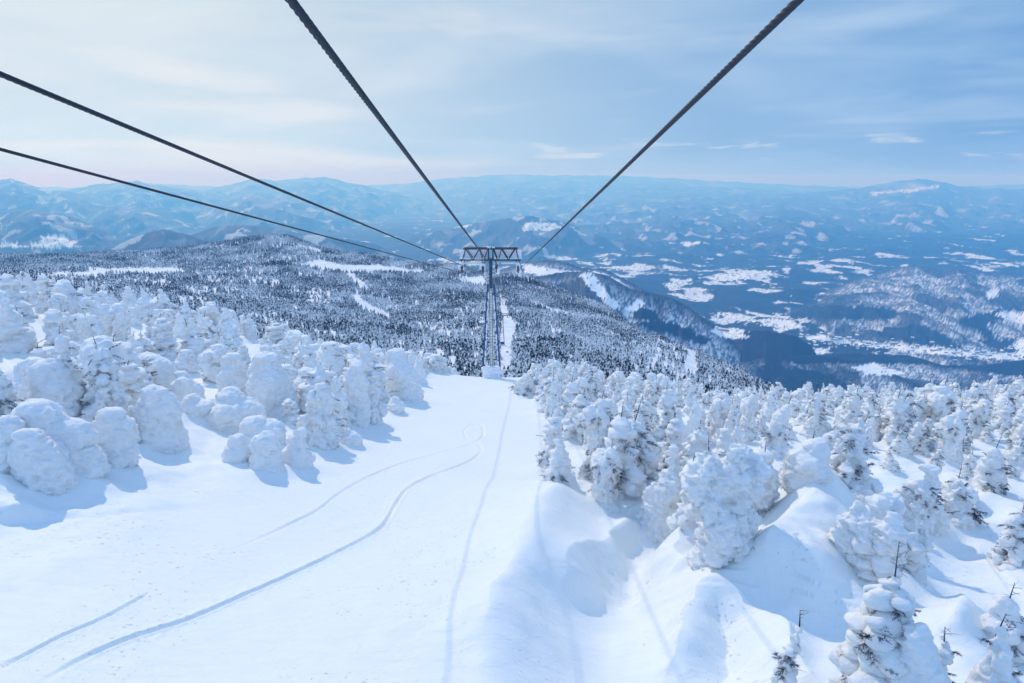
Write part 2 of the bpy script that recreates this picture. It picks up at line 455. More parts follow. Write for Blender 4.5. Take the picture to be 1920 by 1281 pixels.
# name: (mean dist, front slope, back slope, noise, cover style, knots)
RIDGES = {
    'wood':  (2600, .10, .3, 6, 'dark', [(-900, 492), (0, 488), (120, 480), (250, 477), (370, 484), (450, 500), (560, 560)]),
    'ski':   (2400, .42, .5, 16, 'birch', [(820, 620), (900, 560), (985, 523), (1040, 517), (1100, 509), (1140, 518), (1180, 541), (1215, 550), (1260, 563), (1300, 585), (1335, 606), (1380, 642), (1450, 705), (1520, 800)]),
    'dome':  (3300, .16, .3, 10, 'birch', [(900, 520), (960, 502), (990, 493), (1025, 488), (1060, 490), (1095, 503), (1130, 504), (1170, 522), (1240, 560), (1300, 620)]),
    'rhill': (4900, .10, .3, 24, 'birch', [(1380, 640), (1450, 588), (1540, 551), (1600, 528), (1660, 512), (1720, 501), (1760, 507), (1800, 504), (1860, 510), (1920, 513), (2700, 470)]),
    'rfoot': (4300, .11, .3, 22, 'birch', [(1420, 640), (1480, 585), (1560, 558), (1650, 552), (1750, 556), (1840, 566), (1920, 562), (2700, 540)]),
    'rdome': (3650, .16, .4, 14, 'birch', [(1600, 700), (1680, 640), (1740, 612), (1800, 605), (1850, 620), (1890, 650), (1930, 622), (2100, 580), (2700, 560)]),
    'near':  (2250, .25, .5, 10, 'birch', [(1180, 760), (1300, 712), (1345, 690), (1390, 678), (1500, 678), (1560, 683), (1620, 689), (1700, 710), (1790, 745), (1880, 800), (2700, 900)]),
    'belt':  (2650, .12, .3, 6, 'birch', [(1380, 720), (1500, 680), (1560, 670), (1640, 666), (1720, 670), (1800, 677), (1920, 673), (2700, 660)]),
    'grove': (2500, .2, .4, 6, 'dark', [(1290, 690), (1350, 660), (1395, 626), (1440, 622), (1490, 630), (1520, 648), (1545, 690), (1600, 760)]),
    'cen':   (8900, 0.2, 0.35, 36, 'far', [(640, 500), (700, 478), (760, 452), (800, 440), (860, 425), (930, 413), (990, 404), (1020, 408), (1060, 415), (1100, 430), (1150, 446), (1200, 444), (1250, 458), (1290, 470), (1350, 495)]),
    'l1':    (5000, 0.26, 0.4, 42, 'far', [(120, 500), (190, 474), (240, 449), (275, 436), (305, 430), (350, 440), (400, 460), (460, 495)]),
    'l2':    (6600, 0.2, 0.35, 42, 'far', [(300, 480), (340, 446), (400, 425), (450, 419), (500, 424), (560, 436), (620, 442), (700, 457), (780, 490)]),
    'l3':    (7600, 0.17, 0.3, 55, 'far', [(-900, 390), (0, 402), (60, 391), (110, 400), (150, 412), (200, 436), (270, 475)]),
    'l4':    (11000, 0.15, 0.3, 65, 'far', [(-100, 400), (60, 425), (100, 420), (160, 405), (215, 385), (275, 397), (330, 415), (420, 450)]),
    'l5':    (12800, 0.14, 0.3, 75, 'far', [(-900, 340), (0, 337), (20, 334), (50, 344), (90, 358), (120, 356), (150, 364), (200, 378), (260, 392), (330, 420)]),
    'l6':    (13000, 0.12, 0.3, 70, 'far', [(300, 430), (335, 418), (375, 395), (430, 375), (480, 367), (540, 375), (620, 395), (720, 425), (820, 450)]),
    'l7':    (16000, 0.12, 0.3, 70, 'far', [(60, 375), (140, 354), (170, 347), (215, 343), (257, 338), (280, 346), (340, 352), (420, 366), (520, 400)]),
    'l8':    (19500, 0.1, 0.25, 80, 'far', [(340, 375), (400, 353), (440, 344), (475, 334), (520, 339), (565, 334), (610, 332), (650, 341), (700, 352), (780, 372), (880, 400)]),
    'rng':   (29000, .06, .2, 30, 'far', [(-900, 345), (0, 350), (200, 352), (280, 344), (330, 346), (400, 350), (640, 350), (760, 344), (850, 333), (950, 327), (1050, 329), (1150, 329), (1250, 334), (1350, 340), (1450, 345), (1540, 349), (1640, 352), (1800, 350), (1920, 346), (2700, 340)]),
    'r1':    (17500, 0.11, 0.25, 65, 'far', [(1400, 372), (1500, 362), (1560, 358), (1620, 350), (1680, 340), (1720, 335), (1770, 341), (1800, 349), (1850, 353), (1900, 354), (1960, 352), (2700, 350)]),
    'r2':    (17000, 0.045, 0.1, 50, 'far', [(760, 420), (900, 398), (1000, 385), (1100, 376), (1200, 370), (1300, 366), (1400, 369), (1500, 363), (1600, 375), (1700, 388), (1850, 398), (2700, 400)]),
    'r3':    (23000, 0.06, 0.1, 50, 'far', [(700, 380), (800, 362), (900, 350), (1000, 345), (1100, 348), (1200, 344), (1300, 350), (1400, 352), (1550, 360), (1700, 372)]),
}
FLOOR = -1100.0
SC = 1.3
RIDGES = {k: (v[0] * SC,) + v[1:] for k, v in RIDGES.items()}
SPUR = {'ski': 130, 'near': 150, 'rhill': 260, 'rfoot': 200, 'rdome': 170, 'belt': 200, 'grove': 160, 'wood': 300, 'dome': 240}

# land cover painted as map polygons: (pixel polygon, near dist, far dist, kind)
CLEAR = [
    ([(934, 704), (962, 704), (960, 668), (961, 640), (969, 622), (962, 604), (952, 585), (948, 560), (938, 560), (940, 600), (938, 640)], 130, 1000),
    ([(640, 512), (662, 514), (690, 536), (672, 552), (684, 566), (712, 580), (742, 600), (700, 590), (668, 573), (660, 556), (676, 540)], 600, 1300),
    ([(780, 606), (835, 620), (862, 640), (840, 634), (815, 622), (790, 616)], 400, 900),
    ([(540, 498), (600, 488), (640, 497), (700, 497), (796, 508), (790, 515), (720, 510), (650, 512), (600, 505)], 900, 1500),
    ([(130, 512), (230, 503), (330, 503), (350, 511), (300, 517), (200, 516)], 800, 1500),
    ([(60, 520), (110, 512), (190, 512), (180, 520)], 800, 1500),
    ([(560, 462), (600, 468), (606, 476), (585, 472)], 1300, 1650),
    ([(870, 520), (905, 520), (915, 532), (885, 535), (850, 527)], 900, 1450),
    ([(1272, 648), (1300, 652), (1312, 700), (1296, 712), (1280, 690), (1288, 668)], 300, 800),
    ([(980, 560), (1000, 566), (1080, 590), (1060, 590), (1000, 575)], 700, 1300),
]
SNOWF = [
    ([(1090, 515), (1110, 512), (1128, 535), (1150, 560), (1168, 583), (1145, 580), (1120, 555), (1100, 535)], 2000, 2500),
    ([(1200, 558), (1210, 568), (1195, 582), (1180, 585), (1172, 580)], 2000, 2500),
    ([(1095, 507), (1130, 512), (1165, 528), (1180, 542), (1160, 535), (1125, 518)], 2600, 3600),
    ([(975, 492), (1010, 500), (1060, 508), (1100, 510), (1085, 516), (1020, 517), (985, 512)], 2500, 3700),
    ([(1335, 591), (1360, 588), (1430, 598), (1450, 592), (1500, 607), (1508, 615), (1460, 619), (1425, 608)], 2700, 5200),
    ([(1330, 622), (1345, 612), (1400, 622), (1402, 636), (1360, 634)], 2300, 4500),
    ([(1850, 548), (1868, 537), (1872, 556), (1855, 562)], 3500, 5500),
    ([(1893, 645), (1912, 634), (1990, 636), (1990, 668), (1915, 664)], 3000, 5500),
    ([(1865, 590), (1885, 584), (1990, 588), (1990, 600), (1910, 606)], 3000, 5500),
    ([(30, 462), (70, 455), (85, 443), (122, 441), (145, 463), (110, 466)], 4500, 9500),
    ([(-30, 456), (25, 457), (48, 462), (20, 465), (-30, 463)], 4500, 9500),
    ([(45, 487), (60, 483), (90, 486), (88, 490), (50, 491)], 1700, 2700),
    ([(-20, 489), (0, 487), (25, 486), (22, 490), (-20, 492)], 1700, 2700),
    ([(1320, 520), (1345, 513), (1370, 514), (1385, 507), (1420, 510), (1450, 508), (1430, 520), (1370, 527), (1330, 526)], 4500, 7500),
    ([(1250, 530), (1270, 524), (1295, 522), (1290, 532), (1262, 540)], 4000, 7500),
    ([(1120, 500), (1175, 500), (1200, 504), (1150, 506)], 5500, 9500),
    ([(975, 427), (1000, 416), (1020, 418), (1048, 424), (1040, 432), (1000, 432), (985, 437)], 7000, 9200),
    ([(850, 425), (870, 418), (890, 420), (868, 430)], 7000, 9200),
    ([(1620, 362), (1680, 357), (1755, 348), (1762, 353), (1700, 360), (1640, 365)], 13000, 19000),
    ([(1585, 385), (1600, 380), (1610, 392), (1590, 400)], 15000, 22000),
    ([(1520, 655), (1550, 652), (1560, 662), (1530, 668)], 2500, 4000),
    ([(1500, 632), (1560, 640), (1640, 652), (1720, 662), (1800, 668), (1920, 678), (1920, 664), (1800, 656), (1700, 648), (1600, 640), (1540, 628)], 2650, 4200),
    ([(1595, 690), (1640, 680), (1660, 690), (1700, 700), (1660, 706), (1620, 700)], 1800, 2700),
    ([(1270, 455), (1300, 452), (1310, 458), (1290, 462)], 7000, 12000),
]
DARKF = [
    ([(1000, 524), (1040, 519), (1100, 592), (1180, 606), (1260, 605), (1330, 636), (1320, 650), (1240, 625), (1120, 592), (1040, 556)], 1400, 2380),
    ([(1190, 578), (1225, 582), (1240, 604), (1190, 600)], 1900, 2400),
    ([(1400, 622), (1520, 630), (1545, 680), (1490, 684), (1400, 664), (1380, 640)], 2150, 2600),
    ([(1470, 580), (1560, 572), (1660, 578), (1700, 590), (1660, 602), (1580, 600), (1480, 598)], 2800, 4250),
    ([(1660, 600), (1740, 612), (1780, 636), (1810, 660), (1740, 655), (1640, 630)], 2700, 3640),
    ([(1480, 665), (1600, 662), (1760, 668), (1920, 676), (1960, 700), (1900, 706), (1800, 694), (1700, 682), (1500, 684)], 2260, 2700),
    ([(1790, 605), (1830, 590), (1900, 574), (1920, 582), (1850, 612), (1880, 650), (1870, 660), (1830, 622)], 3200, 4600),
    ([(1440, 700), (1500, 690), (1560, 700), (1600, 740), (1440, 740)], 1500, 2240),
]

SNOWF = [(a, b * SC if b > 1700 else b, c * SC) for a, b, c in SNOWF]
DARKF = [(a, b * SC if b > 1500 else b, c * SC) for a, b, c in DARKF]

def in_poly(px, py, poly):
    n = len(poly); r = np.zeros(px.shape, bool)
    for i in range(n):
        x1, y1 = poly[i]; x2, y2 = poly[(i + 1) % n]
        if y1 == y2: continue
        c = ((y1 > py) != (y2 > py)) & (px < (x2 - x1) * (py - y1) / (y2 - y1) + x1)
        r ^= c
    return r

def poly_mask(px, py, d, polys, jit=0.0):
    if isinstance(jit, float): jx = jy = 0
    else: jx, jy = jit
    m = np.zeros(px.shape, bool)
    for poly, d0, d1 in polys:
        xs = [p[0] for p in poly]; ys = [p[1] for p in poly]
        b = (px > min(xs) - 20) & (px < max(xs) + 20) & (py > min(ys) - 12) & (py < max(ys) + 12) & (d > d0) & (d < d1)
        if b.any():
            k = 0.25 if (max(ys) - min(ys)) < 30 else 0.6
            q = in_poly((px + jx)[b], (py + jy * k)[b], poly)
            m[b] |= q
    return m

def gauss1(a, k):
    w = np.exp(-np.linspace(-2, 2, k) ** 2); w /= w.sum()
    p = np.pad(a, (k // 2, k // 2), mode='edge')
    return np.convolve(p, w, 'valid')

def mid_height(u, y):
    """u: 1-D columns, y: 1-D rows -> z grid of the wooded middle ground"""
    ks = [(np.full(u.shape, 70.0), g_base(u * 70, np.full(u.shape, 70.0))),
          (np.full(u.shape, 110.0), g_base(u * 110, np.full(u.shape, 110.0))),
          (np.full(u.shape, 150.0), g_base(u * 150, np.full(u.shape, 150.0)))]
    for r in ROWS:
        kk = 9 if len(u) > 200 else 3
        ks.append((gauss1(np.interp(u, r[:, 0], r[:, 2]), kk), gauss1(np.interp(u, r[:, 0], r[:, 1]), kk)))
    Yk = np.array([k[0] for k in ks]); Zk = np.array([k[1] for k in ks])
    Yk = np.vstack([Yk, Yk[-1:] + 500, Yk[-1:] + 2500]); Zk = np.vstack([Zk, Zk[-1:] - 190, Zk[-1:] - 1150])
    sl = np.diff(Zk, axis=0) / np.diff(Yk, axis=0)
    tg = np.zeros_like(Zk); tg[0] = sl[0]; tg[-1] = sl[-1]
    tg[1:-1] = 0.5 * (sl[:-1] + sl[1:])
    yy = y[:, None] * np.ones((1, len(u)))
    z = np.full(yy.shape, -3000.0)
    for k in range(len(Yk) - 1):
        h = Yk[k + 1] - Yk[k]; t = (yy - Yk[k][None]) / h[None]
        m = (t >= 0) & (t <= 1)
        t = np.clip(t, 0, 1)
        zz = ((2 * t ** 3 - 3 * t ** 2 + 1) * Zk[k] + (t ** 3 - 2 * t ** 2 + t) * h * tg[k] + (-2 * t ** 3 + 3 * t ** 2) * Zk[k + 1] + (t ** 3 - t ** 2) * h * tg[k + 1])
        z = np.where(m, zz, z)
    return z

def far_height(u, y):
    yy = y[:, None] * np.ones((1, len(u))); xx = yy * u[None]
    w = 2.0 / (1 + 0.0 * yy)
    
    floor = FLOOR + 45 * fbm2(xx / 800 + 5, yy / 1000, 5, 33) + 12 * smooth(2500, 9000, yy)
    spurv = np.zeros(yy.shape)
    z = floor.copy(); crest = np.zeros(yy.shape); style = np.zeros(yy.shape, int)
    for i, (nm, (D, sf, sb, na, st, kn)) in enumerate(RIDGES.items()):
        k = np.array(sorted([(us(a, b)[0], us(a, b)[1] * D) for a, b in kn]))
        zc = np.interp(u, k[:, 0], k[:, 1])
        zc = zc - np.clip(k[0, 0] - u, 0, 9) * D * 0.28 - np.clip(u - k[-1, 0], 0, 9) * D * 0.28
        jag = (D > 7000) * (perlin2(u * 45 + i * 7, u * 0 + i, 41) + 0.5 * perlin2(u * 110, u * 0 + i, 42)) * D * (0.0013 if D > 20000 else 0.0004)
        zc = zc + jag
        bend = 0.045 * fbm2(u * 4 + i * 3.1, u * 0 + i, 4, 43)
        dd = yy - D * (1 + bend)[None]
        wv = SPUR.get(nm, max(110.0, D * 0.038))
        ww = 0.35 * wv * fbm2(xx / wv * 0.6, yy / wv * 0.5, 3, 90 + i)
        spur = 1 - np.abs(perlin2((xx + ww) / wv + 11.3 * i, (dd + ww) / (wv * 3.0) + i, 50 + i)) * 2.2
        spur2 = 1 - np.abs(perlin2((xx + ww) / wv * 2.3 + 1.3 * i, (dd - ww) / (wv * 1.6) + i, 150 + i)) * 2.2
        fine_ = fbm2(xx / wv * 3.1, yy / wv * 2.2, 3, 250 + i)
        rel = np.clip(np.abs(dd) / (wv * 2.4), 0, 1)
        rough = (na * 1.9 * (spur - 0.55) + na * 0.9 * (spur2 - 0.5)) * rel + na * 0.28 * fine_ * np.clip(rel * 3, 0.12, 1)
        zi = zc[None] + np.where(dd < 0, dd * sf, -dd * sb) + rough
        m = zi > z
        z = np.where(m, zi, z)
        spurv = np.where(m, np.clip(spur, -1, 1), spurv)
        crest = np.where(m, np.exp(-(dd / (0.028 * D)) ** 2) if st == 'birch' else 0.0, crest)
        style = np.where(m, {'dark': 1, 'birch': 2, 'far': 3}[st], style)
    crest = np.maximum(crest, np.where(style == 2, 0.75 * smooth(0.72, 0.95, spurv), 0))
    crest = np.where(style == 3, smooth(0.2, -0.3, spurv), crest)
    return z, crest, style

# ------------------------------------------------------------------ tree positions (needed by the ground raster)
rng = random.Random(7)
HEROES = [
    # base px, base py, top py, width px, style, twigs, label
    (90, 928, 834, 108, 'dome', 0, 'ball-shaped crusted snow tree nearest the lower left of the piste, casting a rounded shadow'),
    (118, 905, 781, 150, 'dome', 0, 'wide smooth snow hump directly behind the ball-shaped snow tree at the lower left'),
    (214, 888, 795, 98, 'dome', 1, 'blunt cone of crusted snow just right of the wide hump at the lower left'),
    (212, 815, 655, 110, 'spire', 3, 'tall snow-plastered fir with a bare dark leader rising behind the blunt snow cone'),
    (306, 832, 726, 96, 'dome', 0, 'thumb-shaped smooth snow tree alone at the piste edge, right of the bare-topped fir'),
    (108, 800, 690, 98, 'dome', 1, 'tall egg-shaped snow tree with rippled face behind the wide hump on the left'),
    (158, 800, 668, 60, 'column', 3, 'slim snow fir with dark twigs squeezed beside the tall egg-shaped snow tree'),
    (28, 905, 800, 110, 'mound', 0, 'low snow mound cut by the left edge of the photo beside the ball-shaped tree'),
    (10, 800, 700, 70, 'column', 4, 'ragged fir with dark needles cut by the left edge of the photo'),
    (60, 735, 675, 120, 'mound', 1, 'broad pointed snow mound with a small twig tip near the left edge'),
    (195, 765, 660, 120, 'dome', 2, 'broad snow-draped tree with a thin twig on its crown, left field'),
    (430, 800, 731, 112, 'mound', 0, 'broad low snow boulder in the middle of the left bank edge'),
    (372, 790, 752, 70, 'mound', 0, 'small snow mound left of the broad snow boulder'),
    (515, 775, 670, 104, 'dome', 0, 'big square-shouldered snow tree standing behind the broad snow boulder'),
    (442, 752, 682, 60, 'dome', 1, 'small rounded snow tree left of the big square-shouldered one'),
    (352, 765, 705, 66, 'dome', 0, 'rounded snow tree behind the thumb-shaped one on the left bank'),
    (500, 888, 824, 62, 'dome', 0, 'middle of the three small snow humps standing out on the open piste'),
    (560, 882, 815, 58, 'dome', 1, 'rightmost of the three small snow humps on the open piste, one twig showing'),
    (455, 872, 824, 60, 'mound', 0, 'leftmost of the three small snow humps on the open piste'),
    (492, 842, 789, 92, 'mound', 0, 'low snow mound just behind the three small humps on the piste'),
    (602, 838, 737, 88, 'column', 2, 'stout snow column with dark needles on its left shoulder beside the piste'),
    (640, 806, 718, 52, 'column', 0, 'narrow snow column close behind the stout needled one'),
    (664, 800, 690, 62, 'dome', 0, 'left one of the tall joined pair of snow columns at the piste edge'),
    (692, 795, 664, 58, 'column', 0, 'right one of the tall joined pair of snow columns casting a wide shadow'),
    (756, 752, 659, 78, 'dome', 1, 'round-topped snow tree last along the left piste edge before the tower'),
    (652, 838, 815, 50, 'mound', 0, 'small snow block lying on the piste right of the stout column'),
    (742, 775, 748, 34, 'mound', 0, 'small pointed snow lump on the piste edge below the round-topped tree'),
    (585, 765, 700, 70, 'dome', 1, 'snow tree between the square-shouldered one and the tall joined pair'),
    (285, 735, 665, 90, 'dome', 2, 'rounded snow tree with scattered twigs above the thumb-shaped one'),
    (785, 720, 672, 30, 'cone', 0, 'small pointed snow cone at the far end of the left piste edge'),
    (1342, 1128, 922, 128, 'mushroom', 2, 'huge top-heavy snow tree leaning over its own hollow, right of the piste'),
    (1238, 1005, 856, 100, 'cone', 2, 'pointed crusted snow tree left of the huge top-heavy one'),
    (1050, 915, 846, 58, 'cone', 2, 'small pointed snow tree with needles at the left end of the right-hand trees'),
    (1168, 862, 806, 66, 'mound', 1, 'smooth snow cap like a boulder among the right-hand trees near the piste'),
    (1270, 872, 782, 54, 'cone', 0, 'smooth white snow cone standing clear above the others right of the piste'),
    (1215, 880, 815, 60, 'column', 2, 'twiggy snow column between the boulder-like cap and the smooth cone'),
    (1410, 985, 892, 78, 'column', 2, 'lumpy snow column right behind the huge top-heavy tree'),
    (1360, 905, 832, 66, 'spire', 2, 'twiggy leaning snow fir above the huge top-heavy tree'),
    (1506, 1015, 952, 78, 'mound', 1, 'rounded snow cap left of the tall twin snow trees on the right'),
    (1630, 1110, 972, 112, 'mushroom', 1, 'front one of the tall twin snow trees, with an overhanging round cap'),
    (1682, 1070, 900, 96, 'column', 2, 'rear one of the tall twin snow trees, casting long streaky shadows'),
    (1580, 1000, 895, 90, 'spire', 4, 'snow fir with a dark cluster of needles left of the tall twin trees'),
    (1640, 1345, 1128, 150, 'spire', 5, 'snow fir with long bare branches and a tilted bare leader at the lower right'),
    (1706, 1370, 1195, 130, 'mound', 0, 'smooth snow cap right of the bare-branched fir at the bottom edge'),
    (1462, 1330, 1185, 60, 'spire', 3, 'thin broken fir with a ball of snow on its stem at the bottom edge'),
    (1862, 1340, 1195, 110, 'cone', 3, 'snow cone with a bare leader at the lower right corner'),
    (1735, 1335, 1240, 60, 'spire', 4, 'short snow fir with a dark forked stem at the bottom edge'),
    (1880, 1200, 1120, 90, 'mound', 3, 'buried fir with twigs through its snow near the right edge, lower right'),
    (1905, 1030, 945, 84, 'spire', 5, 'snow fir with dark hanging needles at the right edge above the open snow'),
    (1792, 975, 905, 80, 'column', 4, 'snow fir with dark needles under its crown above the open snow on the right'),
    (1740, 985, 890, 60, 'column', 3, 'slender snow fir left of the dark-needled one above the open snow'),
    (1850, 930, 860, 62, 'column', 4, 'snow fir with dark tufts above and left of the right-edge fir'),
    (1475, 925, 855, 70, 'column', 2, 'lumpy snow column standing above the rounded snow cap'),
    (1300, 830, 760, 46, 'cone', 2, 'slim snow cone behind the smooth white cone'),
    (1085, 830, 752, 60, 'spire', 4, 'twiggy snow fir at the left end of the right-hand trees, halfway up'),
    (1040, 775, 715, 56, 'column', 3, 'twiggy snow tree where the right-hand trees meet the top of the piste'),
    (985, 742, 706, 50, 'column', 4, 'low twiggy snow tree beside the tower at the top of the piste'),
]
TREES = []   # x, y, height, width, style, twigs, label, hero
for (px, py, pt, wpx, stl, tw, lab) in HEROES:
    x, y = ground_hit(px, py, g_base)
    z = float(g_base(np.array([x]), np.array([y]))[0])
    u, s = us(px, pt)
    H = max(0.5, s * y - z)
    dep = y * CP - z * SP
    Wd = wpx / FPX * dep
    TREES.append([x, y, H, Wd, stl, tw, lab, True])
NH = len(TREES)

def zone_ok(x, y):
    u = x / y
    if abs(u) > 0.98: return False
    if x < 0:
        edge = -14.0 + 1.2 * math.sin(y * 0.23) - max(0, 42 - y) * 0.35
        if y > 88: edge += (y - 88) * 0.16
        if x > edge: return False
        if y < 26: return False
        if y < 46 and x > -22 : return False
        return y + 0.38 * abs(x) < 124
    edge = 4.0 + 1.0 * math.sin(y * 0.31)
    if y < 40: edge += (40 - y) * 0.30 - 1.5
    if x < edge: return False
    # open snow on the right
    px, py = to_px(u, float(g_base(np.array([x]), np.array([y]))[0]) / y)
    if 1650 < px < 1960 and 1000 < py < 1190: return False
    if px < 1290 and py > 965: return False
    if 1360 < px < 1570 and py > 1030: return False
    if py > 1090 : return False
    return y + 0.04 * x < 128

pts = [(t[0], t[1], max(1.3, t[3] * 0.62)) for t in TREES]
cand = 0
for k in range(60000):
    side_l = rng.random() < 0.40
    y = 18 + (128 - 18) * math.sqrt(rng.random())
    x = -rng.uniform(10, 0.98 * y + 5) if side_l else rng.uniform(2, 0.98 * y + 3)
    if not zone_ok(x, y): continue
    clump = float(fbm2(np.array([x / 14.0]), np.array([y / 14.0]), 2, 90)[0])
    if side_l: md = 3.35 - clump * 2.2
    else: md = 2.35 - clump * 2.0
    md = max(1.25, md) * (1.12 if y < 55 else 1.0)
    if any((x - a) ** 2 + (y - b) ** 2 < (0.55 * md + 0.55 * c) ** 2 + 0.2 for a, b, c in pts): continue
    if side_l:
        H = 1.6 + 2.7 * rng.random() ** 1.2; Wd = 0.7 + H * rng.uniform(0.45, 0.85)
        stl = rng.choice(['dome', 'dome', 'column', 'cone', 'mound', 'mound', 'spire'])
        if y > 50: stl = rng.choice(['dome', 'column', 'column', 'cone', 'cone', 'spire', 'mound', 'mushroom'])
        tw = rng.choice([1, 1, 2, 3, 3])
        if y > 75: H *= 0.75 if x > -34 else 1.05
    else:
        H = (1.15 + 2.5 * rng.random() ** 1.5) * (1.05 if y < 62 else 1.0) * (1.0 + 0.2 * clump); Wd = 0.35 + H * rng.uniform(0.34, 0.62)
        stl = rng.choice(['column', 'column', 'column', 'cone', 'spire', 'spire', 'spire', 'mushroom', 'mound'])
        tw = rng.choice([1, 2, 3, 3, 4])
        if x > 25: tw = rng.choice([2, 3, 4, 4, 5])
    if stl == 'mound': H *= 0.6; Wd *= 1.15
    pts.append((x, y, md)); TREES.append([x, y, H, Wd, stl, tw, None, False])
print('trees', len(TREES), 'left', sum(1 for t in TREES if t[0] < 0))

# mounds and wind hollows round the trees, in a raster
ny, nx = int((RY1 - RY0) / RC) + 1, int((RX1 - RX0) / RC) + 1
BB = np.zeros((ny, nx))
shx, shy = -SD.x / math.hypot(SD.x, SD.y), -SD.y / math.hypot(SD.x, SD.y)
for (x, y, H, Wd, stl, tw, lab, hero) in TREES:
    R = Wd * 0.5 + 2.6
    i0, i1 = int((y - R - RY0) / RC), int((y + R - RY0) / RC) + 1
    j0, j1 = int((x - R - RX0) / RC), int((x + R - RX0) / RC) + 1
    i0, j0 = max(i0, 0), max(j0, 0); i1, j1 = min(i1, ny), min(j1, nx)
    if i1 <= i0 or j1 <= j0: continue
    yy, xx = np.mgrid[i0:i1, j0:j1]; xx = xx * RC + RX0 - x; yy = yy * RC + RY0 - y
    d = np.hypot(xx, yy)
    am = 0.5 if x < 0 else 0.42
    amp = am * (1 if stl != 'mound' else 0.7) * min(1.0, Wd / 2)
    b = amp * np.exp(-(d / (0.62 * Wd + 0.2)) ** 2)
    # hollow on the shaded side, tail of drift to the lit side
    hx, hy = xx - shx * (0.55 * Wd + 0.35), yy - shy * (0.55 * Wd + 0.35)
    k = 0.42 if x > 0 else 0.22
    b -= k * min(1.2, Wd / 2) * np.exp(-(hx ** 2 + hy ** 2) / (0.40 * Wd + 0.35) ** 2)
    BB[i0:i1, j0:j1] += b
BUMP = np.clip(BB, -1.0, 1.0)

# ------------------------------------------------------------------ ground meshes
us_in = np.linspace(-0.84, 0.84, 800)
us_l = -0.84 - np.cumsum(np.linspace(0.003, 0.03, 26))[::-1]
us_r = 0.84 + np.cumsum(np.linspace(0.003, 0.03, 26))
UU = np.concatenate([us_l, us_in, us_r])

def grid_faces(nr, nc):
    i = np.arange(nr - 1)[:, None] * nc + np.arange(nc - 1)[None]
    i = i.ravel()
    return np.stack([i, i + 1, i + nc + 1, i + nc], axis=1)

def grid_obj(name, u, y, z, mat, col=None):
    xx = y[:, None] * u[None]; yy = y[:, None] * np.ones((1, len(u)))
    v = np.stack([xx, yy, z], axis=-1).reshape(-1, 3)
    me = mesh_from(name, v, grid_faces(len(y), len(u)), True, mat)
    if col is not None:
        a = me.color_attributes.new('cover', 'FLOAT_COLOR', 'POINT')
        c = np.ones((col.shape[0] * col.shape[1], 4), dtype=np.float32); c[:, :3] = col.reshape(-1, 3)
        a.data.foreach_set('color', c.ravel())
    o = link(name, me)
    tag(o, kind='structure')
    return o

ys = [10.5]
while ys[-1] < 150: ys.append(ys[-1] + min(0.30, ys[-1] ** 2 * 1.35e-4))
YN = np.array(ys)
xx = YN[:, None] * UU[None]; yy = YN[:, None] * np.ones((1, len(UU)))
zn = g_near(xx, yy)
# the summit snow hands over to the wooded ground at 150 m
zm150 = mid_height(UU, np.array([float(YN[-1])]))[0]
w = smooth(120, 150, yy); zn = zn * (1 - w) + (g_base(xx, yy) * (1 - smooth(140, 150, yy)) + zm150[None] * smooth(140, 150, yy)) * w

def ground_snow():
    m, N, b = new_mat('piste_snow')
    co = N.n.new('ShaderNodeTexCoord').outputs['Object']
    f1 = N.noise(N.mapping(co, (1, 1, 1), (0, 0, 0.5)), 0.35, 4, 0.5)
    f2 = N.noise(N.mapping(co, (1.0, 1.9, 1.0), (0, 0, -0.55)), 1.3, 7, 0.66, 0.8)
    f4 = N.noise(co, 7.0, 4, 0.6)
    chunks = N.math('MULTIPLY', N.ramp(f4, (0.62, 0.74, 0.0, 1.0)), N.ramp(N.noise(co, 0.22, 2, 0.5), (0.46, 0.62, 0.0, 1.0)))
    f3 = N.noise(co, 40.0, 3, 0.6)
    h = N.math('ADD', N.math('MULTIPLY', f1, 0.10), N.math('MULTIPLY', f2, 0.065))
    h = N.math('ADD', h, N.math('MULTIPLY', chunks, 0.05))
    h = N.math('ADD', h, N.math('MULTIPLY', f3, 0.004))
    bp = N.n.new('ShaderNodeBump'); bp.inputs['Strength'].default_value = 0.75; bp.inputs['Distance'].default_value = 1.0
    N.l.new(h, bp.inputs['Height']); N.l.new(bp.outputs[0], b.inputs['Normal'])
    N.l.new(N.mix(f1, tuple(c * 0.975 for c in SNOW) + (1,), tuple(c * 1.02 for c in SNOW) + (1,)), b.inputs['Base Color'])
    b.inputs['Roughness'].default_value = 0.55
    b.inputs['Specular IOR Level'].default_value = 0.3
    return m
M_ground = ground_snow()
grid_obj('ground', UU, YN, zn, M_ground)

# middle ground and far land
us_in2 = np.linspace(-0.84, 0.84, 900)
U2 = np.concatenate([us_l, us_in2, us_r])
ys = [float(YN[-1])]
while ys[-1] < 1800: ys.append(ys[-1] + max(2.5, ys[-1] * 0.0045))
YM = np.array(ys)
ys = [ys[-1]]
while ys[-1] < 52000: ys.append(ys[-1] * 1.0052)
YF = np.array(ys)

def relief(u, y):
    zm = mid_height(u, y)
    yy = y[:, None] * np.ones((1, len(u))); xx = yy * u[None]
    zf, crest, style = far_height(u, y)
    amp = smooth(160, 350, yy) * smooth(9000, 1500, yy)
    zm = zm + amp * (4.5 * fbm2(xx / 90, yy / 90, 4, 61))
    front = yy < 1750
    zf = np.where(front, -3000, zf)
    m = zm > zf
    return np.where(m, zm, zf), m, crest, style

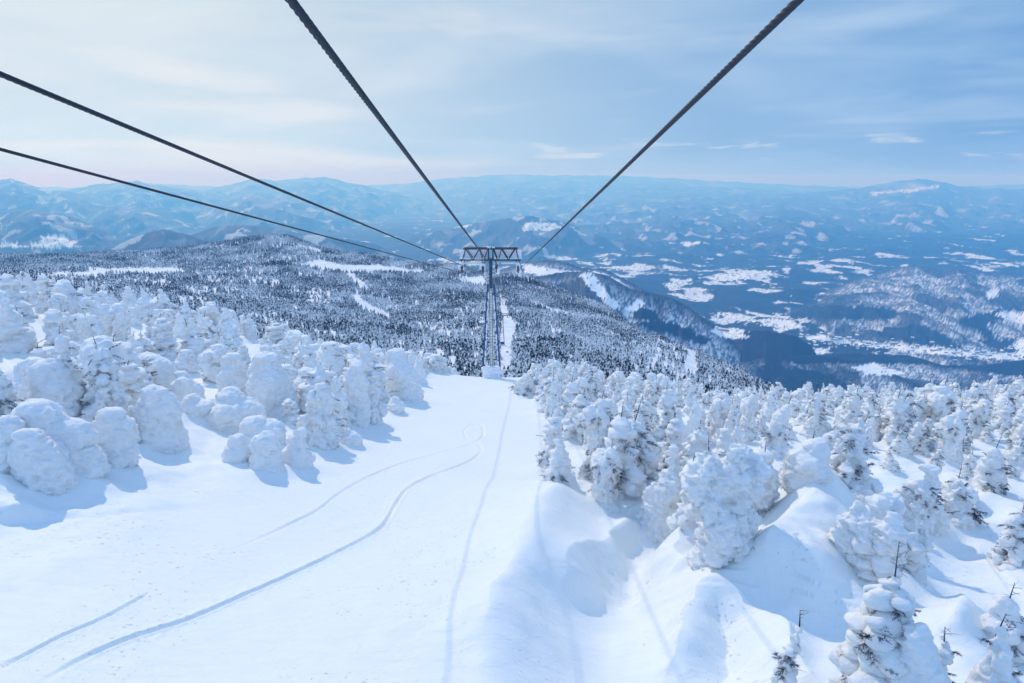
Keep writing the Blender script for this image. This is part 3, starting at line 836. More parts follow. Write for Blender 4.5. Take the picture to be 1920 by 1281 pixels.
M_cover_snow = np.array([0.85, 0.88, 0.92]); C_con = np.array([0.004, 0.016, 0.045]); C_birch = np.array([0.16, 0.22, 0.34])
def cover(u, y, z, m, crest, style):
    yy = y[:, None] * np.ones((1, len(u))); xx = yy * u[None]
    px, py = to_px(xx / yy, z / yy)
    jx = 11 * fbm2(px / 24, py / 9, 5, 81, 0.7); jy = 11 * fbm2(px / 22 + 9, py / 8, 5, 82, 0.7)
    js = np.where(style == 2, 0.4, 1.0); jx = jx * js; jy = jy * js
    clear = poly_mask(px, py, yy, CLEAR, (jx * 0.3, jy * 0.2))
    snowf = poly_mask(px, py, yy, SNOWF, (jx, jy))
    darkf = poly_mask(px, py, yy, DARKF, (jx, jy))
    fine = np.random.RandomState(3).rand(*yy.shape)
    wob = 60
    # forest cover fraction of conifers
    big = fbm2(xx / 420, yy / 620, 5, 83, 0.6)
    con = smooth(-0.12, 0.10, big + 0.35 * fbm2(xx / 110, yy / 160, 3, 84))
    pf = fbm2(xx / 400 + 3, yy / 520, 6, 85, 0.60)
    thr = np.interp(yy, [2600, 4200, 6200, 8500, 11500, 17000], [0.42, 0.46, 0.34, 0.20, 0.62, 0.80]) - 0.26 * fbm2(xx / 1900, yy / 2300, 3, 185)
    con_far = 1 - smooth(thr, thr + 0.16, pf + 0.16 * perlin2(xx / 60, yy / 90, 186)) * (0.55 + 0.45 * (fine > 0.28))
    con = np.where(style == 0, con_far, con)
    wf = 120 + yy * 0.03
    pm = fbm2(xx / 420, yy / 620, 5, 86, 0.6)
    con = np.where(style == 3, 1 - (0.5 - 0.25 * smooth(15000, 22000, yy)) * smooth(0.46, 0.62, pm) - 0.16 * smooth(0.35, 0.8, crest) - 0.06 * smooth(-0.2, 0.4, fbm2(xx / 900, yy / 900, 4, 88)), con)
    con = np.where(style == 2, 0.12 + 0.75 * smooth(0.0, 0.35, big), con)
    con = np.where(style == 1, 1.0, con)
    strip = perlin2(px / 2.6, py / 9.0, 87)
    streak = np.clip(0.68 + 0.5 * perlin2(xx / 45, yy / 90, 87) + 1.5 * (fine - 0.5), 0, 1)
    base = M_cover_snow[None, None] * (1 - streak[..., None]) + C_birch[None, None] * streak[..., None] * 0.55
    base = np.where((style == 2)[..., None], base, M_cover_snow[None, None] * 0.96)
    con = np.where((style == 2), np.maximum(con, 0.92 * crest), con)
    con = np.where(snowf, 0.85 * (fine < np.where(style == 2, 0.03, 0.14)), np.where(darkf, 1.0, con))
    base = np.where(snowf[..., None], M_cover_snow[None, None], base)
    con = np.clip(con, 0, 1)[..., None]
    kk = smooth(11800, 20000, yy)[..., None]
    dk = np.array([0.10, 0.17, 0.26])[None, None] * kk + C_con[None, None] * (1 - kk) * (0.6 + 0.9 * fine[..., None])  # dark cover turns paler far off: distance haze put into the colour
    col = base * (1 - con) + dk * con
    ground = M_cover_snow[None, None] * (0.86 + 0.10 * fine[..., None])
    # under the trees of the middle ground: snow with litter of shrubs
    col = np.where(m[..., None], ground, col)
    return col, clear, snowf, darkf

def terrain_mat():
    m, N, b = new_mat('terrain_cover')
    at_ = N.n.new('ShaderNodeVertexColor'); at_.layer_name = 'cover'
    co = N.n.new('ShaderNodeTexCoord').outputs['Object']
    f = N.noise(co, 0.05, 4, 0.6)
    mul = N.ramp(f, (0.3, 0.7, 0.88, 1.06))
    vm = N.n.new('ShaderNodeVectorMath'); vm.operation = 'SCALE'
    N.l.new(at_.outputs[0], vm.inputs[0]); N.l.new(mul, vm.inputs[3])
    N.l.new(vm.outputs[0], b.inputs['Base Color'])
    b.inputs['Roughness'].default_value = 0.75; b.inputs['Specular IOR Level'].default_value = 0.15
    return m
M_terrain = terrain_mat()
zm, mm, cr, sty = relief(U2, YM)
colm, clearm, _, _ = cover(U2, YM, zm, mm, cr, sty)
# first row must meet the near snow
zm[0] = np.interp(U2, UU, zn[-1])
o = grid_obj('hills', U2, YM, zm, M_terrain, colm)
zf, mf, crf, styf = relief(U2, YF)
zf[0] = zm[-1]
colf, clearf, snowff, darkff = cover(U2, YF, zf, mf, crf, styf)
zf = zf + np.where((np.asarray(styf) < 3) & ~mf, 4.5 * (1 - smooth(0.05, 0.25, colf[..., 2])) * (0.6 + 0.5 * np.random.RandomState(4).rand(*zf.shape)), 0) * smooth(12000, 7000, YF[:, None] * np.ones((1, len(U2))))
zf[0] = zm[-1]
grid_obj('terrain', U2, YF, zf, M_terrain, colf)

def z_mid(x, y):
    """height of the built hills mesh at (x,y)"""
    fy = np.clip(np.interp(y, YM, np.arange(len(YM))), 0, len(YM) - 1.001); fu = np.clip(np.interp(x / y, U2, np.arange(len(U2))), 0, len(U2) - 1.001)
    iy, iu = fy.astype(int), fu.astype(int); ty, tu = fy - iy, fu - iu
    g = lambda A: (A[iy, iu] * (1 - tu) + A[iy, iu + 1] * tu) * (1 - ty) + (A[iy + 1, iu] * (1 - tu) + A[iy + 1, iu + 1] * tu) * ty
    return g(zm)

def z_far(x, y):
    fy = np.clip(np.interp(y, YF, np.arange(len(YF))), 0, len(YF) - 1.001); fu = np.clip(np.interp(x / y, U2, np.arange(len(U2))), 0, len(U2) - 1.001)
    iy, iu = fy.astype(int), fu.astype(int); ty, tu = fy - iy, fu - iu
    return (zf[iy, iu] * (1 - tu) + zf[iy, iu + 1] * tu) * (1 - ty) + (zf[iy + 1, iu] * (1 - tu) + zf[iy + 1, iu + 1] * tu) * ty

# ------------------------------------------------------------------ snow trees
import bmesh
bm = bmesh.new(); bmesh.ops.create_icosphere(bm, subdivisions=2, radius=1.0)
ICO_V = np.array([v.co[:] for v in bm.verts]); ICO_F = np.array([[v.index for v in f.verts] for f in bm.faces], dtype=np.int32); bm.free()

def blob_list(stl, R, H, W, detail):
    """ellipsoids (cx,cy,cz, rx,ry,rz)"""
    b = []
    lean = R.uniform(-0.10, 0.16) * H; lean2 = R.uniform(-0.08, 0.08) * H
    def ax(t): return lean * t * t, lean2 * t * t
    if stl == 'dome':
        n = 9; pw = R.uniform(1.3, 2.2)
        for i in range(n):
            t = i / (n - 1); r = W / 2 * (0.96 - 0.52 * t ** pw); c = ax(t); rz = max(r * 0.75, H * 0.12)
            b.append((c[0], c[1], t * (H - rz), r, r * 0.92, rz))
        for i in range(int(5 * detail)):
            t = R.uniform(0.08, 0.8); a = R.uniform(0, 6.28); r = W / 2 * (0.96 - 0.52 * t ** pw); s = R.uniform(0.22, 0.40) * W * 0.75
            c = ax(t); b.append((c[0] + math.cos(a) * r * 0.52, c[1] + math.sin(a) * r * 0.52, t * H * 0.86, s, s, s * R.uniform(1.0, 1.9)))
    elif stl == 'mound':
        b.append((0, 0, 0, W / 2, W * 0.5, H * 0.75))
        for i in range(int(7 * detail)):
            a = R.uniform(0, 6.28); q = R.uniform(0.05, 0.33) * W; s = R.uniform(0.2, 0.34) * W
            b.append((math.cos(a) * q, math.sin(a) * q, H * R.uniform(0.1, 0.62 - 0.8 * q / W), s, s, s * 0.85))
        b.append((R.uniform(-.12, .12) * W, 0, H * 0.60, W * 0.25, W * 0.25, H * 0.40))
    elif stl == 'cone':
        n = 11
        for i in range(n):
            t = i / (n - 1); r = W / 2 * (1 - 0.88 * t ** 0.8) + 0.04; c = ax(t)
            b.append((c[0], c[1], t * (H - r), r, r * 0.9, max(r, 0.12 * H)))
        for i in range(int(16 * detail)):
            t = R.uniform(0.02, 0.85) ** 1.1; a = R.uniform(0, 6.28); r = W / 2 * (1 - 0.82 * t); s = R.uniform(0.08, 0.17) * W * (1.1 - 0.5 * t)
            c = ax(t); b.append((c[0] + math.cos(a) * r * 0.72, c[1] + math.sin(a) * r * 0.72, t * H * 0.86, s, s, s * R.uniform(1.6, 3.0)))
    elif stl == 'column':
        n = 9
        for i in range(n):
            t = i / (n - 1); r = W / 2 * (0.74 - 0.56 * t); c = ax(t)
            b.append((c[0], c[1], t * (H - r), r, r, max(r * 1.1, 0.1 * H)))
        for i in range(int(38 * detail)):
            t = R.uniform(0.03, 0.93); a = R.uniform(0, 6.28); r = W / 2 * (1.0 - 0.74 * t); s = R.uniform(0.055, 0.15) * W * (1.15 - 0.5 * t)
            c = ax(t); k = R.uniform(0.45, 0.92)
            b.append((c[0] + math.cos(a) * r * k, c[1] + math.sin(a) * r * k, t * H * 0.9, s, s * R.uniform(0.7, 1.2), s * R.uniform(1.2, 2.6)))
    elif stl == 'mushroom':
        for i in range(6):
            t = i / 5; r = W * (0.33 - 0.08 * t); c = ax(t)
            b.append((c[0], c[1], t * H * 0.7, r, r, r * 1.2))
        c = ax(0.8)
        b.append((c[0] - 0.08 * W, c[1], H * 0.70, W * 0.38, W * 0.34, H * 0.17))
        b.append((c[0] - 0.20 * W, c[1] - 0.05 * W, H * 0.60, W * 0.24, W * 0.26, H * 0.15))
        b.append((c[0] + 0.10 * W, c[1], H * 0.86, W * 0.19, W * 0.21, H * 0.135))
        for i in range(int(15 * detail)):
            a = R.uniform(0, 6.28); t = R.uniform(0.15, 0.82); q = W * 0.5 * (0.50 + 0.42 * math.sin(min(1, t * 1.25) * 2.4)) * R.uniform(0.5, 0.85); s = R.uniform(0.10, 0.20) * W
            b.append((c[0] * t + math.cos(a) * q, c[1] * t + math.sin(a) * q, H * t, s, s, s * R.uniform(1.3, 2.4)))
    else:  # spire: tiers of loaded boughs
        for i in range(9):
            t = i / 8; r = W * (0.27 - 0.235 * t); c = ax(t)
            b.append((c[0], c[1], t * H * 0.93, r, r, max(r, H * 0.09)))
        tiers = int(8 * (0.6 + 0.4 * detail))
        for k in range(tiers):
            t = 0.08 + 0.80 * k / (tiers - 1) + R.uniform(-.02, .02); nb = R.randint(4, 7)
            for j in range(nb):
                a = 6.283 * j / nb + R.uniform(-0.5, 0.5); q = W * 0.5 * (1 - 0.85 * t) * R.uniform(0.55, 1.1); s = R.uniform(0.07, 0.13) * W * (1.15 - 0.7 * t)
                c = ax(t)
                b.append((c[0] + math.cos(a) * q * 0.62, c[1] + math.sin(a) * q * 0.62, H * t, s * 1.1, s * 1.1, s))
                b.append((c[0] + math.cos(a) * q, c[1] + math.sin(a) * q, H * t - 0.8 * s, s * 0.8, s * 0.8, s * 1.3))
    b.append((0, 0, -0.1, W * 0.42, W * 0.42, 0.45))
    return b

def crust_mesh(name, stl, seed, H, W, voxel, detail=1.0):
    R = random.Random(seed)
    bl = blob_list(stl, R, H, W, detail)
    vs, fs = [], []
    for k, (cx, cy_, cz, rx, ry, rz) in enumerate(bl):
        vs.append(ICO_V * np.array([rx, ry, rz]) + np.array([cx, cy_, cz])); fs.append(ICO_F + k * len(ICO_V))
    me0 = mesh_from('tmp', np.concatenate(vs), np.concatenate(fs))
    ob = bpy.data.objects.new('tmp', me0); COL.objects.link(ob)
    m = ob.modifiers.new('r', 'REMESH'); m.mode = 'VOXEL'; m.voxel_size = voxel; m.use_smooth_shade = True
    m2 = ob.modifiers.new('s', 'SMOOTH'); m2.factor = 0.5; m2.iterations = {'dome': 7, 'mound': 7, 'cone': 3}.get(stl, 2)
    dg = bpy.context.evaluated_depsgraph_get()
    me = bpy.data.meshes.new_from_object(ob.evaluated_get(dg))
    bpy.data.objects.remove(ob); bpy.data.meshes.remove(me0)
    n = len(me.vertices)
    co = np.empty(n * 3); me.vertices.foreach_get('co', co); co = co.reshape(-1, 3)
    no = np.empty(n * 3); me.vertex_normals.foreach_get('vector', no); no = no.reshape(-1, 3)
    sc = 1.0
    sh = seed * 3.17
    q = co * sc + sh
    lee = 0.5 + 0.5 * np.clip(no @ np.array([0.8, -0.5, 0.0]), -1, 1)
    fl = 1 - 2.4 * np.abs(perlin3(q * np.array([2.0, 2.0, 0.9]), seed + 5))
    rf = 1 - 2.4 * np.abs(perlin3(q * np.array([2.6, 2.6, 5.0]) + 0.6 * perlin3(q * 1.5, seed + 8)[:, None], seed + 2))
    d = 0.22 * perlin3(q * 0.75, seed) + 0.07 * perlin3(q * 2.3, seed + 1) + 0.05 * fl
    ragged = stl not in ('dome', 'mound')
    d += (0.022 + (0.07 if ragged else 0.075) * lee) * rf
    rf2 = 1 - 2.6 * np.abs(perlin3(q * np.array([5.5, 5.5, 8.0]) + 0.5 * perlin3(q * 3.0, seed + 9)[:, None], seed + 12))
    d += (0.045 if ragged else 0.032) * rf2 * (0.4 + 0.6 * lee)
    d += (0.045 if ragged else 0.028) * perlin3(q * 7.0, seed + 3) + 0.018 * perlin3(q * 14.0, seed + 4)
    rag = {'dome': 0.95, 'mound': 0.95, 'cone': 1.0}.get(stl, 1.35)
    d *= rag * min(1.0, W / 2.2)
    top = np.clip(no[:, 2], 0, 1)
    d *= (1 - 0.45 * top)
    windv = np.array([-0.9, 0.25, 0.20])
    ww = np.clip(no @ windv, 0, 1)
    fe = np.clip(1 - 2.2 * np.abs(perlin3(q * np.array([1.0, 2.6, 3.4]) + 0.5 * perlin3(q * 2.0, seed + 21)[:, None], seed + 20)), 0, 1)
    co = co + no * d[:, None] + windv[None] * (0.30 * min(1.0, W / 2.2) * ww * fe)[:, None]
    me.vertices.foreach_set('co', co.ravel())
    me.polygons.foreach_set('use_smooth', np.ones(len(me.polygons), bool))
    me.materials.clear(); me.materials.append(M_crust)
    me.name = name
    me.update()
    return me, co, no

def twig_mesh(name, co, no, H, W, stl, tw, seed, fine=1.0):
    """dark boughs, needles and a bare leader poking out of the crust"""
    R = random.Random(seed * 13 + 5)
    mb = MB()
    def needles(a, b, ln, n):
        d = (b - a)
        for i in range(n):
            p = a + d * R.random()
            q = Vector((R.uniform(-1, 1), R.uniform(-1, 1), R.uniform(-0.8, 0.5))).normalized() * ln * R.uniform(0.6, 1.2) + d.normalized() * ln * 0.5
            s = d.cross(q).normalized() * ln * 0.10
            mb.add([tuple(p - s), tuple(p + s), tuple(p + q)], (), [(0, 1, 2)])
    def bough(p, d, L, r, depth, need):
        segs = 4 if depth == 0 else 2
        for i in range(segs):
            q = p + d * (L / segs)
            r2 = r * (0.72 if i < segs - 1 else 0.35)
            mb.bar(p, q, r, r2, 3)
            if need: needles(p, q, 0.055 + 0.03 * R.random(), int(need * 8 * fine))
            if depth < 1:
                for sgn in (-1, 1):
                    if R.random() < 0.85:
                        sd = d.cross(Vector((0, 0, 1))).normalized() * sgn
                        bd = (d * 0.75 + sd * R.uniform(0.5, 1.1) + Vector((0, 0, R.uniform(-0.45, 0.1)))).normalized()
                        bough(q, bd, L * R.uniform(0.25, 0.5) * (1 - 0.15 * i), r * 0.5, depth + 1, need)
            p = q; r = r2
            d = (d + Vector((R.uniform(-.22, .22), R.uniform(-.22, .22), R.uniform(-.22, .06)))).normalized()
    nb = [0, 4, 10, 20, 34, 42][tw]
    cand = np.nonzero((co[:, 2] > 0.18 * H) & (no[:, 2] < 0.55))[0]
    lee = no[cand] @ np.array([0.55, -0.75, -0.2]) + 0.25 * (co[cand, 2] / H)
    clus = [R.choice(list(cand[lee > 0.0]) or list(cand)) for _ in range(max(1, nb // 5))]
    for i in range(nb):
        if R.random() < 0.72:
            c = clus[R.randrange(len(clus))]
            dd = np.linalg.norm(co[cand] - co[c], axis=1); near = cand[dd < 0.16 * W + 0.15]
            k = int(near[R.randrange(len(near))])
        else: k = int(cand[R.randrange(len(cand))])
        n_ = Vector(no[k]); p = Vector(co[k]) - n_ * 0.12
        d = (n_ * 0.8 + Vector((R.uniform(-.4, .4), R.uniform(-.4, .4), R.uniform(-.5, .25)))).normalized()
        L = R.uniform(0.28, 0.62) * (0.55 + 0.22 * W)
        bough(p, d, L, 0.009 + 0.006 * R.random(), 0, R.choice([0, 1, 1, 2]) if tw >= 2 else 0)
    if tw >= 3 or stl == 'spire':
        k = int(np.argmax(co[:, 2])); p = Vector(co[k]) - Vector((0, 0, 0.3))
        L = R.uniform(0.5, 1.0) * (0.7 + 0.12 * tw)
        d = Vector((R.uniform(-.15, .3), R.uniform(-.2, .1), 1)).normalized()
        mb.bar(p, p + d * L, 0.024, 0.008, 5)
        for j in range(4 + tw):
            t = R.uniform(0.35, 0.98); a = R.uniform(0, 6.28)
            bough(p + d * L * t, Vector((math.cos(a), math.sin(a), R.uniform(-0.1, 0.6))).normalized(), R.uniform(0.18, 0.4) * (1.25 - t) * 1.6, 0.010, 0 if tw > 3 else 1, 0)
    if not mb.v: return None
    return mb.mesh(name, M_twig)

VAR = {}
def variant(stl, tw, k):
    key = (stl, tw, k)
    if key not in VAR:
        seed = {'dome': 10, 'mound': 20, 'cone': 30, 'column': 40, 'mushroom': 50, 'spire': 60}[stl] + k
        if (stl, k) not in VAR:
            H, W = {'dome': (3.4, 2.5), 'mound': (2.0, 2.5), 'cone': (3.3, 1.9), 'column': (3.4, 1.9), 'mushroom': (3.2, 2.0), 'spire': (3.4, 1.9)}[stl]
            VAR[(stl, k)] = crust_mesh('snow_crust', stl, seed, H, W, 0.085) + (H, W)
        me, co, no, H, W = VAR[(stl, k)]
        VAR[key] = (me, twig_mesh('twigs', co, no, H, W, stl, tw, seed * 7 + tw, 0.8) if tw else None, H, W)
    return VAR[key]

# ordering used by the labels: rows counted from the near end, places counted from the left
def row_of(x, y):
    r = y + 0.38 * max(0, -x)
    return r
lefts = [i for i in range(NH, len(TREES)) if TREES[i][0] < 0]
rights = [i for i in range(NH, len(TREES)) if TREES[i][0] >= 0]
lefts.sort(key=lambda i: TREES[i][1]); rights.sort(key=lambda i: TREES[i][1])
SHAPE = {'dome': 'rounded', 'mound': 'low', 'cone': 'pointed', 'column': 'lumpy', 'mushroom': 'top-heavy', 'spire': 'spiky'}
TW = ['smooth', 'plain', 'sparsely-twigged', 'twiggy', 'dark-needled', 'dark-needled']
ORD = lambda n: str(n) + ('th' if 10 <= n % 100 <= 20 else {1: 'st', 2: 'nd', 3: 'rd'}.get(n % 10, 'th'))
def assign(idx, side, nrow):
    idx = sorted(idx, key=lambda i: TREES[i][1] + (0.38 * abs(TREES[i][0]) if TREES[i][0] < 0 else 0))
    per = (len(idx) + nrow - 1) // nrow
    for r in range(nrow):
        row = sorted(idx[r * per:(r + 1) * per], key=lambda i: TREES[i][0] / TREES[i][1])
        place = 'front row' if r == 0 else ('rearmost row' if r == nrow - 1 else ORD(r + 1) + ' row')
        for n, i in enumerate(row):
            t = TREES[i]
            t[6] = '%s %s snow tree, %s from left in the %s %s' % (TW[t[5]], SHAPE[t[4]], ORD(n + 1), place, side)
order = sorted(lefts + rights, key=lambda i: -TREES[i][2] / TREES[i][1])
kept = set(order[:298 - NH])
keepL = [i for i in lefts if i in kept]; keepR = [i for i in rights if i in kept]
assign(keepL, 'on the left bank', 6); assign(keepR, 'right of the piste', 7)

def place_tree(x, y, H, W, me, tme, sx, sz, rz, label, sink):
    z = float(g_near(np.array([x]), np.array([y]))[0])
    root = bpy.data.objects.new('snow_tree', None); root.empty_display_size = 0.5
    COL.objects.link(root); root.location = (x, y, z - sink); root.rotation_euler = (0, 0, rz); root.scale = (sx, sx, sz)
    tag(root, label, 'tree', 'snow-covered trees on the left bank' if x < 0 else 'snow-covered trees right of the piste')
    link('snow_crust', me, root)
    if tme: link('twigs', tme, root)
    return root

for i in range(NH):
    x, y, H, W, stl, tw, lab, _ = TREES[i]
    vox = max(0.035, min(0.085, y * 0.0021))
    me, co, no = crust_mesh('snow_crust', stl, 200 + i, H + 0.25, W, vox, 1.3)
    tm = twig_mesh('twigs', co, no, H, W, stl, tw, 300 + i, 1.3) if tw else None
    place_tree(x, y, H, W, me, tm, 1, 1, 0, lab, 0.25)
for i in keepL + keepR:
    x, y, H, W, stl, tw, lab, _ = TREES[i]
    me, tm, vh, vw = variant(stl, tw, rng.randrange(4))
    place_tree(x, y, H, W, me, tm, W / vw, H / vh, rng.uniform(-0.9, 0.9), lab, 0.2)
rest = [i for i in lefts + rights if i not in kept]
print('rest', len(rest))
if rest:
    vs, fq, ft, n0 = [], [], [], 0
    tv, tf, tn = [], [], 0
    for i in rest:
        x, y, H, W, stl, tw, lab, _ = TREES[i]
        me, tm, vh, vw = variant(stl, tw, rng.randrange(4))
        z = float(g_near(np.array([x]), np.array([y]))[0]) - 0.2
        a = rng.uniform(-0.9, 0.9); ca, sa = math.cos(a), math.sin(a)
        for mesh, isT in ((me, False), (tm, True)):
            if mesh is None: continue
            co = np.empty(len(mesh.vertices) * 3, dtype=np.float32); mesh.vertices.foreach_get('co', co); co = co.reshape(-1, 3).copy()
            co *= np.array([W / vw, W / vw, H / vh]); co = np.stack([co[:, 0] * ca - co[:, 1] * sa + x, co[:, 0] * sa + co[:, 1] * ca + y, co[:, 2] + z], 1)
            lt = np.empty(len(mesh.polygons), dtype=np.int32); mesh.polygons.foreach_get('loop_total', lt)
            li = np.empty(len(mesh.loops), dtype=np.int32); mesh.loops.foreach_get('vertex_index', li)
            st_ = np.concatenate([[0], np.cumsum(lt)[:-1]])
            q = li[(st_[lt == 4][:, None] + np.arange(4)[None])]; t3 = li[(st_[lt == 3][:, None] + np.arange(3)[None])]
            fq.append(np.hstack([q + n0])) if len(q) else None
            ft.append(t3 + n0) if len(t3) else None
            mi = 1 if isT else 0
            tv.append((len(q), len(t3), mi)); vs.append(co); n0 += len(co)
    me = mesh_from('far_snow_trees', np.concatenate(vs), [np.concatenate(fq)] + ([np.concatenate(ft)] if ft else []), True, M_crust)
    me.materials.append(M_twig)
    mi = np.concatenate([np.full(a, c, dtype=np.int32) for a, b, c in tv] + [np.full(b, c, dtype=np.int32) for a, b, c in tv])
    if len(mi) == len(me.polygons): me.polygons.foreach_set('material_index', mi)
    o = link('snow_trees', me)
    tag(o, 'dense far rows of smaller snow-covered firs along both skylines', 'trees', None, 'stuff')

# ------------------------------------------------------------------ wooded middle ground
def conifer_mat():
    m, N, b = new_mat('frosted_conifer')
    geo = N.n.new('ShaderNodeNewGeometry')
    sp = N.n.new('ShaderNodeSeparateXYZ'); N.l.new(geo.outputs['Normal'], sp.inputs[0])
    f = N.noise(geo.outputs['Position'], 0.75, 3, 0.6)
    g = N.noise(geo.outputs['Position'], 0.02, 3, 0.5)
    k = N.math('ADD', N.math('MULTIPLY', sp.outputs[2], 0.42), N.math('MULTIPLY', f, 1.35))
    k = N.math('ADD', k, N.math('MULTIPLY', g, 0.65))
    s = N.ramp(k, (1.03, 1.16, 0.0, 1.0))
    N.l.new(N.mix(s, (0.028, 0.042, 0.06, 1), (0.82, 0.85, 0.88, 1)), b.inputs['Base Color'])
    b.inputs['Roughness'].default_value = 0.75; b.inputs['Specular IOR Level'].default_value = 0.15
    return m
M_conifer = conifer_mat()

def conifer(seed, tiers, n):
    R = random.Random(seed); v = []; f = []
    H = 1.0
    for k in range(tiers):
        t = k / tiers; zb = 0.08 + 0.84 * t; zt = min(1.0, zb + 0.92 / tiers * 1.75); rb = 0.235 * (1 - 0.86 * t)
        o = len(v); ox, oy = R.uniform(-.02, .02), R.uniform(-.02, .02)
        v.append((ox, oy, zt))
        for i in range(n):
            a = 6.283 * i / n + k * 0.7; r = rb * (R.uniform(0.9, 1.3) if i % 2 else R.uniform(0.45, 0.75))
            v.append((ox + math.cos(a) * r, oy + math.sin(a) * r, zb + R.uniform(-.035, .03)))
        for i in range(n): f.append((o, o + 1 + i, o + 1 + (i + 1) % n))
        c = len(v); v.append((ox, oy, zb + 0.05))
        for i in range(n): f.append((c, o + 1 + (i + 1) % n, o + 1 + i))
    return np.array(v), np.array(f, dtype=np.int32)
CON_HI = [conifer(s, 5, 10) for s in range(5)]
CON_LO = [conifer(20 + s, 3, 6) for s in range(4)]

R2 = np.random.RandomState(11)
cand_n = 130000
d = np.sqrt(R2.uniform(150 ** 2, 1640 ** 2, cand_n)); u = R2.uniform(-0.95, 0.62, cand_n)
x = d * u; z = z_mid(x, d)
px, py = to_px(u, z / d)
jx = 3 * fbm2(px / 14, py / 9, 3, 91); jy = 3 * fbm2(px / 13 + 4, py / 8, 3, 92)
clear = poly_mask(px, py, d, CLEAR, (jx, jy))
mid_ok = np.interp(u, ROWS[-1][:, 0], ROWS[-1][:, 2]) + 60 > d
dens = 0.88 + 0.6 * fbm2(x / 120, d / 150, 3, 93)
dens = np.where((px < 520) & (py > 500) & (py < 530), dens * 0.45, dens)
dens = np.where((py > 525) & (px < 620) & (fbm2(px / 40, py / 60, 3, 94) > 0.12) & (py < 575), dens * 0.4, dens)
dens = np.where((px > 1180) & (px < 1290) & (py > 640), dens * 0.45, dens)
keep = (~clear) & mid_ok & (R2.rand(cand_n) < np.clip(dens, 0.08, 1)) & (d > 165)
x, d, z, u, px, py = x[keep], d[keep], z[keep], u[keep], px[keep], py[keep]
hgt = (3.2 + 5.0 * R2.rand(len(x)) ** 1.5) * (1 + 0.2 * (d > 900))
ordr = np.argsort(d); x, d, z, hgt, px, py = x[ordr], d[ordr], z[ordr], hgt[ordr], px[ordr], py[ordr]
print('conifers', len(x))
# the nearest visible ones are objects of their own
crest_s = np.array([float(np.max((g_base(a / b * np.arange(40, 131, 3.0), np.arange(40, 131, 3.0)) + 0.4) / np.arange(40, 131, 3.0))) for a, b in zip(x[:4000], d[:4000])])
vis = np.nonzero(((z + hgt)[:4000] / d[:4000] > crest_s[:4000] + 0.008) & (px[:4000] > 700) & (px[:4000] < 1450))[0][:290]
con_me = []
for k, (v, f) in enumerate(CON_HI):
    con_me.append(mesh_from('frosted_conifer', v, f, False, M_conifer))
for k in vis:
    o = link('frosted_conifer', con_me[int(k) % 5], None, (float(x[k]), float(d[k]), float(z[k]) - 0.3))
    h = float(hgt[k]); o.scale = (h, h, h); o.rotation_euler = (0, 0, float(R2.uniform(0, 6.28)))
    tag(o, 'frosted conifer in the near edge of the forest just beyond the crest', 'tree', 'nearest frosted conifers beyond the crest')
msk = np.ones(len(x), bool); msk[vis] = False
x, d, z, hgt = x[msk], d[msk], z[msk], hgt[msk]
V, F, n0 = [], [], 0
var = R2.randint(0, 4, len(x)); hi = d < 620
for grp, lib, sel in (('hi', CON_HI, hi), ('lo', CON_LO, ~hi)):
    for k in range(len(lib)):
        idx = np.nonzero(sel & (var % len(lib) == k))[0]
        if len(idx) == 0: continue
        v, f = lib[k]
        a = R2.uniform(0, 6.28, len(idx)); h = hgt[idx]; w = h * R2.uniform(0.85, 1.35, len(idx))
        ca, sa = np.cos(a), np.sin(a)
        P = np.empty((len(idx), len(v), 3), dtype=np.float32)
        P[..., 0] = (v[None, :, 0] * ca[:, None] - v[None, :, 1] * sa[:, None]) * w[:, None] + x[idx][:, None]
        P[..., 1] = (v[None, :, 0] * sa[:, None] + v[None, :, 1] * ca[:, None]) * w[:, None] + d[idx][:, None]
        P[..., 2] = v[None, :, 2] * h[:, None] + z[idx][:, None] - 0.3
        V.append(P.reshape(-1, 3)); F.append((f[None] + (np.arange(len(idx)) * len(v))[:, None, None]).reshape(-1, 3) + n0); n0 += len(idx) * len(v)
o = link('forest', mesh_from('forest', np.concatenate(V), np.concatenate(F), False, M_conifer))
tag(o, 'frosted conifer forest covering the hills below the ropeway', 'forest', None, 'stuff')

